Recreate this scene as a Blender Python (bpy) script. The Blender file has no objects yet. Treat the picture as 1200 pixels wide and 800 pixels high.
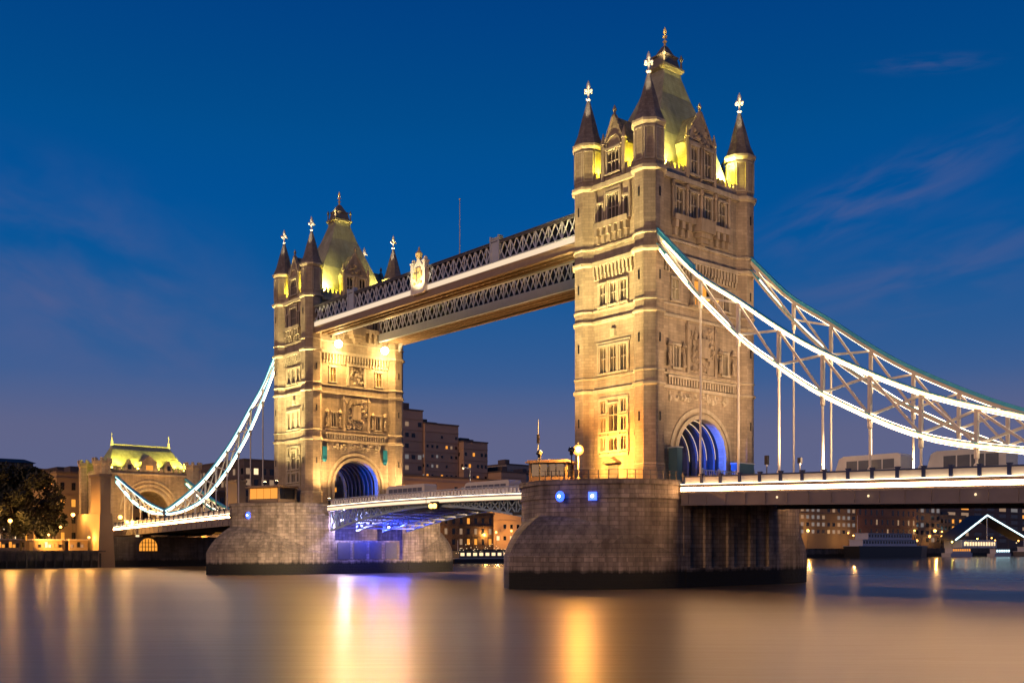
import bpy, bmesh, math, random
from math import sin, cos, pi, radians as R
from mathutils import Vector, Matrix

SC = bpy.context.scene
COL = SC.collection
random.seed(7)

# ------------------------------------------------------------------ camera
cam = bpy.data.cameras.new('camera')
cam.sensor_width = 36.0
cam.lens = 36.0 * 1206.6 / 1200.0
cam.shift_y = 240.4 / 1200.0
cam.clip_start = 0.5
cam.clip_end = 9000
camo = bpy.data.objects.new('camera', cam)
COL.objects.link(camo)
camo.location = (89.73, -102.66, 4.82)
camo.rotation_euler = (pi / 2, 0.0007, 0.866)
SC.camera = camo

# ------------------------------------------------------------------ dusk sky
FILL_EL, FILL_AZ = R(11), R(-100)          # added warm fill light from the camera side, above the horizon
w = bpy.data.worlds.new('World')
SC.world = w
w.use_nodes = True
wn, wl = w.node_tree.nodes, w.node_tree.links
wn.clear()
wout = wn.new('ShaderNodeOutputWorld')
wbg = wn.new('ShaderNodeBackground')
wbg.inputs['Strength'].default_value = 1.0
sky = wn.new('ShaderNodeTexSky')
sky.sky_type = 'NISHITA'
sky.sun_disc = False
sky.sun_elevation = R(-2.0)
sky.sun_rotation = R(230)
sky.ozone_density = 4.0
tc = wn.new('ShaderNodeTexCoord')
sep = wn.new('ShaderNodeSeparateXYZ')
wl.new(tc.outputs['Generated'], sep.inputs[0])
ramp = wn.new('ShaderNodeValToRGB')
cr = ramp.color_ramp
cr.interpolation = 'CARDINAL'
stops = [(0.0, (0.136, 0.131, 0.215)), (0.07, (0.116, 0.128, 0.243)), (0.115, (0.105, 0.124, 0.250)), (0.156, (0.048, 0.111, 0.285)),
         (0.23, (0.010, 0.095, 0.302)), (0.307, (0.0, 0.083, 0.305)), (0.376, (0.0, 0.072, 0.262)), (0.47, (0.0, 0.051, 0.222)), (0.6, (0.0, 0.044, 0.19)), (1.0, (0.0, 0.034, 0.15))]
cr.elements[0].position, cr.elements[0].color = stops[0][0], stops[0][1] + (1,)
cr.elements[1].position, cr.elements[1].color = stops[-1][0], stops[-1][1] + (1,)
for p_, c_ in stops[1:-1]:
    e = cr.elements.new(p_)
    e.color = c_ + (1,)
wl.new(sep.outputs['Z'], ramp.inputs[0])
# thin cloud: a slanting wisp to the right of the towers and low haze at the left


def cloud_patch(centre, rot, scale, size, seed, amount):
    sub = wn.new('ShaderNodeVectorMath'); sub.operation = 'SUBTRACT'
    wl.new(tc.outputs['Generated'], sub.inputs[0]); sub.inputs[1].default_value = centre
    m1 = wn.new('ShaderNodeMapping'); m1.vector_type = 'POINT'
    m1.inputs['Rotation'].default_value = (0, 0, -rot[0])
    wl.new(sub.outputs[0], m1.inputs[0])
    m2 = wn.new('ShaderNodeMapping')
    m2.inputs['Rotation'].default_value = (0, rot[1], 0)
    wl.new(m1.outputs[0], m2.inputs[0])
    m3 = wn.new('ShaderNodeMapping'); m3.inputs['Scale'].default_value = scale
    wl.new(m2.outputs[0], m3.inputs[0])
    ln = wn.new('ShaderNodeVectorMath'); ln.operation = 'LENGTH'
    wl.new(m3.outputs[0], ln.inputs[0])
    fall = wn.new('ShaderNodeMapRange'); fall.interpolation_type = 'SMOOTHSTEP'
    fall.inputs['From Min'].default_value = size; fall.inputs['From Max'].default_value = 0.0
    wl.new(ln.outputs['Value'], fall.inputs['Value'])
    of = wn.new('ShaderNodeVectorMath'); of.operation = 'ADD'; of.inputs[1].default_value = (seed, seed * 2, 0)
    wl.new(m3.outputs[0], of.inputs[0])
    nz = wn.new('ShaderNodeTexNoise')
    nz.inputs['Scale'].default_value = 2.6 / size; nz.inputs['Detail'].default_value = 4; nz.inputs['Distortion'].default_value = 0.4
    wl.new(of.outputs[0], nz.inputs['Vector'])
    mr = wn.new('ShaderNodeMapRange'); mr.interpolation_type = 'SMOOTHSTEP'
    mr.inputs['From Min'].default_value = 0.3; mr.inputs['From Max'].default_value = 0.75
    mr.inputs['To Max'].default_value = amount
    wl.new(nz.outputs['Fac'], mr.inputs['Value'])
    ml = wn.new('ShaderNodeMath'); ml.operation = 'MULTIPLY'
    wl.new(fall.outputs['Result'], ml.inputs[0]); wl.new(mr.outputs['Result'], ml.inputs[1])
    return ml.outputs[0]


patches = [cloud_patch((-0.475, 0.825, 0.305), (1.05, 0.35), (1.0, 1.0, 4.2), 0.17, 3.0, 0.42),
           cloud_patch((-0.424, 0.8135, 0.398), (1.05, -0.1), (1.0, 1.0, 7.0), 0.07, 5.0, 0.22),
           cloud_patch((-0.46, 0.86, 0.24), (1.05, 0.2), (0.6, 0.6, 2.4), 0.14, 9.0, 0.35),
           cloud_patch((-0.93, 0.29, 0.225), (1.9, -0.3), (0.8, 0.8, 1.6), 0.19, 7.0, 0.5)]
acc = patches[0]
for q in patches[1:]:
    ad = wn.new('ShaderNodeMath'); ad.operation = 'ADD'; ad.use_clamp = True
    wl.new(acc, ad.inputs[0]); wl.new(q, ad.inputs[1])
    acc = ad.outputs[0]
mixc = wn.new('ShaderNodeMix')
mixc.data_type = 'RGBA'
wl.new(acc, mixc.inputs['Factor'])
wl.new(ramp.outputs['Color'], mixc.inputs['A'])
mixc.inputs['B'].default_value = (0.125, 0.125, 0.265, 1)
skm = wn.new('ShaderNodeMix')
skm.data_type = 'RGBA'
skm.blend_type = 'ADD'
skm.inputs['Factor'].default_value = 0.02
wl.new(mixc.outputs['Result'], skm.inputs['A'])
wl.new(sky.outputs['Color'], skm.inputs['B'])
wl.new(skm.outputs['Result'], wbg.inputs['Color'])
wl.new(wbg.outputs[0], wout.inputs[0])

fill_sun = bpy.data.lights.new('fill_sun', 'SUN')  # fill light added against the dusk sky, brightens piers and river faces
fill_sun.energy = 0.95
fill_sun.angle = R(25)
fill_sun.color = (1.0, 0.56, 0.29)
fill_suno = bpy.data.objects.new('fill_sun', fill_sun)
COL.objects.link(fill_suno)
# light travels towards +y mostly (from behind the camera side), a little towards -x, and down
sd = Vector((-0.22, 0.95, -0.22)).normalized()
fill_suno.rotation_euler = sd.to_track_quat('-Z', 'Y').to_euler()
fill_suno.location = (60, -200, 60)

SC.view_settings.view_transform = 'Standard'
SC.view_settings.look = 'None'
SC.view_settings.exposure = 0.0
SC.view_settings.gamma = 1.0
SC.view_settings.use_curve_mapping = False
SC.cycles.use_denoising = True
SC.cycles.max_bounces = 5
SC.cycles.diffuse_bounces = 2
SC.cycles.glossy_bounces = 3
SC.cycles.caustics_reflective = False
SC.cycles.caustics_refractive = False
SC.cycles.sample_clamp_indirect = 4.0


def sq(x, y):
    return [(-x, -y), (x, -y), (x, y), (-x, y)]


def flood(name, loc, aim, power, color, angle=70, blend=0.6, radius=0.35):
    l = bpy.data.lights.new(name, 'SPOT')
    l.energy = power
    l.color = color
    l.spot_size = R(angle)
    l.spot_blend = blend
    l.shadow_soft_size = radius
    o = bpy.data.objects.new(name, l)
    COL.objects.link(o)
    o.location = loc
    o.rotation_euler = (Vector(aim) - Vector(loc)).to_track_quat('-Z', 'Y').to_euler()
    return o


def lamp(name, loc, power, color, radius=0.2):
    l = bpy.data.lights.new(name, 'POINT')
    l.energy = power
    l.color = color
    l.shadow_soft_size = radius
    o = bpy.data.objects.new(name, l)
    COL.objects.link(o)
    o.location = loc
    return o


# ------------------------------------------------------------------ materials
def wall_coords_group():
    g = bpy.data.node_groups.new('wall_coordinates', 'ShaderNodeTree')
    g.interface.new_socket('Vector', in_out='OUTPUT', socket_type='NodeSocketVector')
    n, l = g.nodes, g.links
    geo = n.new('ShaderNodeNewGeometry')
    out = n.new('NodeGroupOutput')
    sp = n.new('ShaderNodeSeparateXYZ')
    sn = n.new('ShaderNodeSeparateXYZ')
    l.new(geo.outputs['Position'], sp.inputs[0])
    l.new(geo.outputs['True Normal'], sn.inputs[0])
    a = n.new('ShaderNodeMath'); a.operation = 'MULTIPLY'
    b = n.new('ShaderNodeMath'); b.operation = 'MULTIPLY'
    s = n.new('ShaderNodeMath'); s.operation = 'SUBTRACT'
    l.new(sp.outputs['X'], a.inputs[0]); l.new(sn.outputs['Y'], a.inputs[1])
    l.new(sp.outputs['Y'], b.inputs[0]); l.new(sn.outputs['X'], b.inputs[1])
    l.new(a.outputs[0], s.inputs[0]); l.new(b.outputs[0], s.inputs[1])
    c = n.new('ShaderNodeCombineXYZ')
    l.new(s.outputs[0], c.inputs['X']); l.new(sp.outputs['Z'], c.inputs['Y'])
    l.new(c.outputs[0], out.inputs[0])
    return g


WALLG = wall_coords_group()


def new_mat(name):
    m = bpy.data.materials.new(name)
    m.use_nodes = True
    n, l = m.node_tree.nodes, m.node_tree.links
    b = n['Principled BSDF']
    return m, n, l, b


def plain(name, col, rough=0.6, metal=0.0, var=0.25, scale=1.5, bump=0.0):
    m, n, l, b = new_mat(name)
    b.inputs['Roughness'].default_value = rough
    b.inputs['Metallic'].default_value = metal
    t = n.new('ShaderNodeTexCoord')
    z = n.new('ShaderNodeTexNoise')
    z.inputs['Scale'].default_value = scale
    z.inputs['Detail'].default_value = 4
    l.new(t.outputs['Object'], z.inputs['Vector'])
    mx = n.new('ShaderNodeMix'); mx.data_type = 'RGBA'
    mx.inputs['A'].default_value = tuple(c * (1 - var) for c in col) + (1,)
    mx.inputs['B'].default_value = tuple(min(1, c * (1 + var)) for c in col) + (1,)
    l.new(z.outputs['Fac'], mx.inputs['Factor'])
    l.new(mx.outputs['Result'], b.inputs['Base Color'])
    if bump:
        bp = n.new('ShaderNodeBump')
        bp.inputs['Strength'].default_value = bump
        l.new(z.outputs['Fac'], bp.inputs['Height'])
        l.new(bp.outputs[0], b.inputs['Normal'])
    return m


def emit(name, col, strength):
    m, n, l, b = new_mat(name)
    b.inputs['Base Color'].default_value = (0.05, 0.05, 0.05, 1)
    b.inputs['Emission Color'].default_value = col + (1,)
    b.inputs['Emission Strength'].default_value = strength
    return m


def masonry(name, col, bw=1.1, bh=0.45, mort=0.03, var=0.25, tide=None, bump=0.5, grime=0.35, joint=0.68):
    m, n, l, b = new_mat(name)
    b.inputs['Roughness'].default_value = 0.85
    g = n.new('ShaderNodeGroup'); g.node_tree = WALLG
    br = n.new('ShaderNodeTexBrick')
    br.inputs['Scale'].default_value = 1.0
    br.inputs['Brick Width'].default_value = bw
    br.inputs['Row Height'].default_value = bh
    br.inputs['Mortar Size'].default_value = mort
    br.inputs['Mortar Smooth'].default_value = 0.3
    br.inputs['Bias'].default_value = -0.1
    br.inputs['Color1'].default_value = tuple(c * (1 - var) for c in col) + (1,)
    br.inputs['Color2'].default_value = tuple(c * (1 + var) for c in col) + (1,)
    br.inputs['Mortar'].default_value = tuple(c * joint for c in col) + (1,)
    l.new(g.outputs[0], br.inputs['Vector'])
    t = n.new('ShaderNodeNewGeometry')
    z1 = n.new('ShaderNodeTexNoise'); z1.inputs['Scale'].default_value = 0.35; z1.inputs['Detail'].default_value = 6
    l.new(t.outputs['Position'], z1.inputs['Vector'])
    # soot streaks that run down the stone
    mpv = n.new('ShaderNodeMapping'); mpv.inputs['Scale'].default_value = (1.6, 1.6, 0.12)
    l.new(t.outputs['Position'], mpv.inputs[0])
    z2 = n.new('ShaderNodeTexNoise'); z2.inputs['Scale'].default_value = 1.0; z2.inputs['Detail'].default_value = 5
    l.new(mpv.outputs[0], z2.inputs['Vector'])
    mul = n.new('ShaderNodeMath'); mul.operation = 'MULTIPLY'
    l.new(z1.outputs['Fac'], mul.inputs[0]); l.new(z2.outputs['Fac'], mul.inputs[1])
    rp = n.new('ShaderNodeValToRGB')
    rp.color_ramp.elements[0].position = 0.12
    rp.color_ramp.elements[0].color = (1 - grime * 1.5, 1 - grime * 1.55, 1 - grime * 1.6, 1)
    rp.color_ramp.elements[1].position = 0.36
    rp.color_ramp.elements[1].color = (1.12, 1.12, 1.12, 1)
    l.new(mul.outputs[0], rp.inputs[0])
    mx = n.new('ShaderNodeMix'); mx.data_type = 'RGBA'; mx.blend_type = 'MULTIPLY'
    mx.inputs['Factor'].default_value = 1.0
    l.new(br.outputs['Color'], mx.inputs['A']); l.new(rp.outputs['Color'], mx.inputs['B'])
    res = mx.outputs['Result']
    if tide is not None:
        sp = n.new('ShaderNodeSeparateXYZ'); l.new(t.outputs['Position'], sp.inputs[0])
        ad = n.new('ShaderNodeMath'); ad.operation = 'MULTIPLY_ADD'
        ad.inputs[1].default_value = 0.9; l.new(z2.outputs['Fac'], ad.inputs[0]); l.new(sp.outputs['Z'], ad.inputs[2])
        mr = n.new('ShaderNodeMapRange')
        mr.inputs['From Min'].default_value = tide + 0.3
        mr.inputs['From Max'].default_value = tide + 0.75
        l.new(ad.outputs[0], mr.inputs['Value'])
        m2 = n.new('ShaderNodeMix'); m2.data_type = 'RGBA'
        m2.inputs['A'].default_value = (0.012, 0.012, 0.008, 1)
        l.new(mr.outputs['Result'], m2.inputs['Factor'])
        l.new(res, m2.inputs['B'])
        res = m2.outputs['Result']
    l.new(res, b.inputs['Base Color'])
    bp = n.new('ShaderNodeBump'); bp.inputs['Strength'].default_value = bump; bp.inputs['Distance'].default_value = 0.06
    z3 = n.new('ShaderNodeTexNoise'); z3.inputs['Scale'].default_value = 3.0; z3.inputs['Detail'].default_value = 5
    l.new(t.outputs['Position'], z3.inputs['Vector'])
    hm = n.new('ShaderNodeMath'); hm.operation = 'MULTIPLY_ADD'; hm.inputs[1].default_value = -0.8
    l.new(br.outputs['Fac'], hm.inputs[0]); l.new(z3.outputs['Fac'], hm.inputs[2])
    l.new(hm.outputs[0], bp.inputs['Height'])
    l.new(bp.outputs[0], b.inputs['Normal'])
    return m


M = {}
M['stone'] = masonry('granite_ashlar', (0.38, 0.30, 0.205), 0.95, 0.38, 0.02, 0.14, grime=0.2, bump=0.4)
M['trim'] = masonry('portland_stone', (0.47, 0.395, 0.28), 1.6, 0.9, 0.015, 0.08, grime=0.18, bump=0.35)
M['carved'] = masonry('carved_stone', (0.40, 0.32, 0.225), 2.5, 2.5, 0.01, 0.15, grime=0.25, bump=0.5)
M['pier'] = masonry('pier_granite', (0.31, 0.252, 0.20), 1.25, 0.52, 0.04, 0.26, tide=2.0, bump=1.0, grime=0.38, joint=0.62)
M['piercap'] = masonry('dark_pier_granite', (0.22, 0.178, 0.142), 1.25, 0.52, 0.04, 0.26, tide=2.0, bump=1.0, grime=0.36, joint=0.62)  # darker granite tone for the sloping cutwater caps
M['quay'] = masonry('quay_stone', (0.10, 0.085, 0.07), 1.8, 0.7, 0.03, 0.2, tide=1.6)
M['slate'] = masonry('roof_slate', (0.23, 0.19, 0.155), 0.42, 0.3, 0.02, 0.2, grime=0.25)
M['roof'] = masonry('lead_slate_roof', (0.33, 0.31, 0.22), 0.6, 0.34, 0.012, 0.08, grime=0.2, bump=0.3)
M['lead'] = plain('weathered_lead', (0.20, 0.165, 0.12), 0.6, 0.2)
M['glass'] = plain('dark_glass', (0.012, 0.014, 0.02), 0.12, 0.0, 0.4)
M['gold'] = plain('gilded_metal', (0.85, 0.60, 0.22), 0.35, 0.15, 0.1)
M['goldw'] = plain('gilded_white_stone', (0.82, 0.74, 0.58), 0.5, 0.0, 0.1)
M['white'] = plain('white_paint', (0.78, 0.76, 0.70), 0.45, 0, 0.07)
M['cream'] = plain('cream_paint', (0.70, 0.64, 0.52), 0.5, 0, 0.1)
M['tealgrey'] = plain('grey_teal_paint', (0.05, 0.115, 0.15), 0.5, 0, 0.15)
M['girdt'] = plain('grey_teal_steel', (0.34, 0.46, 0.50), 0.5, 0, 0.15)
M['tint'] = plain('tinted_coach_glass', (0.14, 0.14, 0.15), 0.2, 0, 0.15)
M['lattice'] = plain('pale_lattice_paint', (0.66, 0.68, 0.70), 0.5, 0, 0.1)
M['chainblue'] = plain('chain_blue_paint', (0.05, 0.45, 0.56), 0.4, 0, 0.1)
M['teal'] = plain('teal_paint', (0.09, 0.55, 0.68), 0.4, 0, 0.15)
M['bluep'] = plain('dark_blue_paint', (0.02, 0.035, 0.10), 0.45, 0, 0.2)
M['greyp'] = plain('blue_grey_paint', (0.42, 0.45, 0.50), 0.5, 0, 0.12)
M['greyd'] = plain('dark_grey_paint', (0.09, 0.085, 0.09), 0.55, 0, 0.2)
M['brownsteel'] = plain('soffit_steel', (0.30, 0.205, 0.12), 0.6, 0, 0.2)
M['girder'] = plain('girder_paint', (0.16, 0.14, 0.145), 0.6, 0, 0.25, 0.6)
M['black'] = plain('black_paint', (0.012, 0.012, 0.014), 0.5, 0, 0.2)
M['asphalt'] = plain('asphalt', (0.05, 0.05, 0.05), 0.85, 0, 0.2)
M['paving'] = plain('promenade_paving', (0.12, 0.105, 0.09), 0.8, 0, 0.2)
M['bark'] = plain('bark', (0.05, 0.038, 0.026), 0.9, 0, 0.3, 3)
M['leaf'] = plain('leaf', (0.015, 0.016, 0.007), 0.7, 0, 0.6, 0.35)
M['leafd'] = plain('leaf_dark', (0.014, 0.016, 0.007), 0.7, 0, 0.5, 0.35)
M['brick'] = masonry('brown_brick', (0.17, 0.105, 0.07), 0.5, 0.2, 0.02, 0.2)
M['concrete'] = plain('brown_concrete', (0.42, 0.275, 0.19), 0.85, 0, 0.22, 0.12)
M['concreted'] = plain('dark_concrete', (0.12, 0.088, 0.075), 0.85, 0, 0.22, 0.12)
M['pale'] = plain('pale_render', (0.34, 0.28, 0.23), 0.8, 0, 0.15, 0.2)
M['tan'] = plain('tan_stone', (0.20, 0.14, 0.09), 0.85, 0, 0.25, 0.15)
M['rust'] = plain('rusty_brick', (0.17, 0.085, 0.06), 0.85, 0, 0.2, 0.15)
M['hull'] = plain('hull_paint', (0.012, 0.012, 0.014), 0.4, 0, 0.3)
M['boatw'] = plain('boat_white', (0.42, 0.42, 0.46), 0.5, 0, 0.1)
M['bus'] = plain('bus_paint', (0.62, 0.58, 0.54), 0.35, 0, 0.1)
M['tire'] = plain('tyre_rubber', (0.015, 0.015, 0.015), 0.8)
M['strip'] = emit('white_led', (1.0, 0.53, 0.22), 40.0)
M['strip_fill'] = emit('added_fill_strip', (1.0, 0.76, 0.48), 10.0)  # glow of the added strips that brighten lattice and parapets
M['strip_cool'] = emit('cool_led', (0.62, 0.93, 1.0), 3.0)
M['deckled'] = emit('deck_led', (1.0, 0.78, 0.50), 1.3)
M['fascia_glow'] = emit('fascia_lit_glow', (1.0, 0.76, 0.52), 0.95)  # lit cream of the walkway fascia, put in as glow
M['warm'] = emit('warm_window', (1.0, 0.36, 0.04), 1.1)
M['amber'] = emit('amber_lamp', (1.0, 0.42, 0.08), 8.0)
M['paleW'] = emit('pale_window', (1.0, 0.72, 0.40), 1.4)
M['dimW'] = emit('dim_window', (1.0, 0.62, 0.36), 0.30)
M['greyW'] = emit('grey_window', (0.75, 0.68, 0.66), 0.22)
M['whiteL'] = emit('white_lamp', (1.0, 0.85, 0.6), 25.0)
M['orangeL'] = emit('orange_lamp', (1.0, 0.36, 0.05), 2.4)
M['yellowL'] = emit('yellow_flood_lens', (1.0, 0.85, 0.14), 12.0)
M['floodL'] = emit('flood_lens', (1.0, 0.75, 0.35), 40.0)
M['blueL'] = emit('blue_lamp', (0.03, 0.10, 1.0), 3.5)
M['violetL'] = emit('violet_lamp', (0.75, 0.62, 1.0), 30.0)
M['shield'] = plain('teal_shield', (0.02, 0.20, 0.30), 0.4)
M['red'] = plain('red_paint', (0.45, 0.03, 0.02), 0.5)
M['skin'] = plain('skin', (0.45, 0.28, 0.2), 0.6)


# ------------------------------------------------------------------ mesh helpers
class MB:
    """collects shapes and links them as one mesh object"""

    def __init__(s, xf=None):
        s.v, s.f = [], []
        s.xf = xf

    def add(s, vs, fs):
        o = len(s.v)
        if s.xf:
            vs = [s.xf(*p) for p in vs]
        s.v += [tuple(p) for p in vs]
        s.f += [tuple(i + o for i in f) for f in fs]
        return s

    def box(s, x0, x1, y0, y1, z0, z1):
        return s.add([(x0, y0, z0), (x1, y0, z0), (x1, y1, z0), (x0, y1, z0), (x0, y0, z1), (x1, y0, z1), (x1, y1, z1), (x0, y1, z1)],
                     [(0, 3, 2, 1), (4, 5, 6, 7), (0, 1, 5, 4), (1, 2, 6, 5), (2, 3, 7, 6), (3, 0, 4, 7)])

    def prism(s, poly, z0, z1, poly2=None, cap=True):
        n = len(poly)
        q = poly2 or poly
        vs = [(x, y, z0) for x, y in poly] + [(x, y, z1) for x, y in q]
        fs = [(i, (i + 1) % n, n + (i + 1) % n, n + i) for i in range(n)]
        if cap:
            fs += [tuple(range(n))[::-1], tuple(range(n, 2 * n))]
        return s.add(vs, fs)

    def lathe(s, cx, cy, prof, n=8, a0=None):
        a0 = pi / n if a0 is None else a0
        vs, fs = [], []
        for r, z in prof:
            for k in range(n):
                a = a0 + 2 * pi * k / n
                vs.append((cx + r * cos(a), cy + r * sin(a), z))
        for j in range(len(prof) - 1):
            for k in range(n):
                fs.append((j * n + k, j * n + (k + 1) % n, (j + 1) * n + (k + 1) % n, (j + 1) * n + k))
        fs += [tuple(range(n))[::-1], tuple(range((len(prof) - 1) * n, len(prof) * n))]
        return s.add(vs, fs)

    def bar(s, p0, p1, wd, ht, up=(0, 0, 1)):
        p0, p1 = Vector(p0), Vector(p1)
        d = (p1 - p0)
        if d.length < 1e-6:
            return s
        d.normalize()
        u = Vector(up)
        sd = d.cross(u)
        if sd.length < 1e-4:
            sd = d.cross(Vector((1, 0, 0)))
        sd.normalize()
        u = sd.cross(d)
        a, b = sd * wd / 2, u * ht / 2
        vs = [p0 - a - b, p0 + a - b, p0 + a + b, p0 - a + b, p1 - a - b, p1 + a - b, p1 + a + b, p1 - a + b]
        return s.add([tuple(v) for v in vs], [(0, 1, 2, 3), (7, 6, 5, 4), (0, 4, 5, 1), (1, 5, 6, 2), (2, 6, 7, 3), (3, 7, 4, 0)])

    def tube(s, p0, p1, r, n=6, r1=None):
        p0, p1 = Vector(p0), Vector(p1)
        d = (p1 - p0).normalized()
        a = d.orthogonal().normalized()
        b = d.cross(a)
        r1 = r if r1 is None else r1
        vs = [tuple(p0 + (a * cos(2 * pi * k / n) + b * sin(2 * pi * k / n)) * r) for k in range(n)]
        vs += [tuple(p1 + (a * cos(2 * pi * k / n) + b * sin(2 * pi * k / n)) * r1) for k in range(n)]
        return s.add(vs, [(k, (k + 1) % n, n + (k + 1) % n, n + k) for k in range(n)] + [tuple(range(n))[::-1], tuple(range(n, 2 * n))])

    def ball(s, c, r, n=8, m=5, sz=1.0):
        vs, fs = [(c[0], c[1], c[2] - r * sz)], []
        for j in range(1, m):
            t = -pi / 2 + pi * j / m
            for k in range(n):
                vs.append((c[0] + r * cos(t) * cos(2 * pi * k / n), c[1] + r * cos(t) * sin(2 * pi * k / n), c[2] + r * sz * sin(t)))
        vs.append((c[0], c[1], c[2] + r * sz))
        for k in range(n):
            fs.append((0, 1 + (k + 1) % n, 1 + k))
            fs.append((len(vs) - 1, 1 + (m - 2) * n + k, 1 + (m - 2) * n + (k + 1) % n))
        for j in range(m - 2):
            for k in range(n):
                fs.append((1 + j * n + k, 1 + j * n + (k + 1) % n, 1 + (j + 1) * n + (k + 1) % n, 1 + (j + 1) * n + k))
        return s.add(vs, fs)

    def mesh(s, name, mat, smooth=False):
        me = bpy.data.meshes.new(name)
        me.from_pydata(s.v, [], s.f)
        me.update()
        bm = bmesh.new()
        bm.from_mesh(me)
        bmesh.ops.recalc_face_normals(bm, faces=bm.faces)
        bm.to_mesh(me)
        bm.free()
        me.materials.append(M[mat])
        if smooth:
            for p in me.polygons:
                p.use_smooth = True
        return me

    def build(s, name, mat, parent=None, smooth=False):
        return link(name, s.mesh(name, mat, smooth), parent)


def link(name, me, parent=None, loc=(0, 0, 0), rz=0.0):
    o = bpy.data.objects.new(name, me)
    COL.objects.link(o)
    if parent is not None:
        o.parent = parent
    o.location = loc
    o.rotation_euler = (0, 0, rz)
    return o


def tag(o, label=None, cat=None, group=None, kind=None):
    if label: o['label'] = label
    if cat: o['category'] = cat
    if group: o['group'] = group
    if kind: o['kind'] = kind
    return o


def empty(name, label, cat, loc=(0, 0, 0), rz=0.0, group=None):
    o = bpy.data.objects.new(name, None)
    COL.objects.link(o)
    o.location = loc
    o.rotation_euler = (0, 0, rz)
    return tag(o, label, cat, group)


def copy_tree(o, parent=None):
    c = o.copy()
    COL.objects.link(c)
    if parent is not None:
        c.parent = parent
    for ch in [k for k in o.children]:
        copy_tree(ch, c)
    return c


# ------------------------------------------------------------------ water, banks
def water_material():
    m, n, l, b = new_mat('river_water')
    b.inputs['Base Color'].default_value = (0.150, 0.108, 0.068, 1)
    b.inputs['Roughness'].default_value = 0.22
    b.inputs['IOR'].default_value = 1.33
    t = n.new('ShaderNodeNewGeometry')
    mp0 = n.new('ShaderNodeMapping')
    mp0.inputs['Rotation'].default_value = (0, 0, -0.866)      # ripples turned to the camera's yaw, stretched across the view
    l.new(t.outputs['Position'], mp0.inputs[0])
    mpp = n.new('ShaderNodeMapping')
    mpp.inputs['Scale'].default_value = (0.16, 1.0, 1)
    l.new(mp0.outputs[0], mpp.inputs[0])
    z = n.new('ShaderNodeTexNoise')
    z.inputs['Scale'].default_value = 0.75
    z.inputs['Detail'].default_value = 3
    z.inputs['Roughness'].default_value = 0.55
    l.new(mpp.outputs[0], z.inputs['Vector'])
    z2 = n.new('ShaderNodeTexNoise')
    z2.inputs['Scale'].default_value = 0.12
    z2.inputs['Detail'].default_value = 3
    l.new(mpp.outputs[0], z2.inputs['Vector'])
    ad = n.new('ShaderNodeMath'); ad.operation = 'ADD'
    l.new(z.outputs['Fac'], ad.inputs[0]); l.new(z2.outputs['Fac'], ad.inputs[1])
    bp = n.new('ShaderNodeBump')
    bp.inputs['Strength'].default_value = 1.0
    bp.inputs['Distance'].default_value = 0.035
    l.new(z.outputs['Fac'], bp.inputs['Height'])
    l.new(bp.outputs[0], b.inputs['Normal'])
    # calm and ruffled patches
    mr = n.new('ShaderNodeMapRange')
    mr.inputs['To Min'].default_value = 0.28
    mr.inputs['To Max'].default_value = 0.36
    l.new(z2.outputs['Fac'], mr.inputs['Value'])
    # roughness lowered far beyond the bridge so distant reflections look less blue
    spx = n.new('ShaderNodeSeparateXYZ'); l.new(t.outputs['Position'], spx.inputs[0])
    mc = n.new('ShaderNodeMapRange'); mc.interpolation_type = 'SMOOTHSTEP'
    mc.inputs['From Min'].default_value = 10; mc.inputs['From Max'].default_value = 150
    mc.inputs['To Min'].default_value = 1.0; mc.inputs['To Max'].default_value = 0.35
    l.new(spx.outputs['Y'], mc.inputs['Value'])
    mm = n.new('ShaderNodeMath'); mm.operation = 'MULTIPLY'
    l.new(mr.outputs['Result'], mm.inputs[0]); l.new(mc.outputs['Result'], mm.inputs[1])
    l.new(mm.outputs[0], b.inputs['Roughness'])
    return m


M['water'] = water_material()
tag(MB().add([(-159.5, -1500, 0), (1500, -1500, 0), (1500, 4000, 0), (-159.5, 4000, 0)], [(0, 1, 2, 3)]).build('river_water', 'water'), kind='structure')
tag(MB().add([(-4500, -1500, 3.85), (-160, -1500, 3.85), (-160, 4000, 3.85), (-4500, 4000, 3.85)], [(0, 1, 2, 3)]).build('ground', 'paving'), kind='structure')
# quay wall with a coping and timber fenders
qw = empty('quay_wall', 'dark stone embankment wall along the whole far bank of the river', 'wall', (-160, 0, 0))
for a, b_ in ((-420, -17.6), (17.6, 1500)):
    MB().box(-0.9, 0.4, a, b_, -1.5, 3.7).build('wall', 'quay', qw)
    MB().box(-1.1, 0.6, a, b_, 3.702, 4.05).build('coping', 'quay', qw)
fd = MB()
for k in range(60):
    y = -140 + k * 2.05
    if y < -18.5:
        fd.box(0.4, 0.75, y, y + 0.35, -1, 3.4)
fd.build('fender', 'black', qw)

# ------------------------------------------------------------------ bridge piers
PZ = 12.6


def outline(half, shoulder, length, p, n=18):
    pts = []
    for k in range(n + 1):
        s = k / n
        s = 1 - (1 - s) ** 1.6
        pts.append((half * (1 - s ** p), -shoulder - length * s))
    return pts


LOW = outline(10.7, 8.6, 18.2, 3.0)
UP = outline(10.55, 8.6, 13.4, 4.0)


def ring(pts):
    # from +x shoulder round the nose to -x shoulder, then the other end
    a = pts + [(-x, y) for x, y in pts[-2::-1]]
    b = [(-x, -y) for x, y in a]
    return a + b


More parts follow.
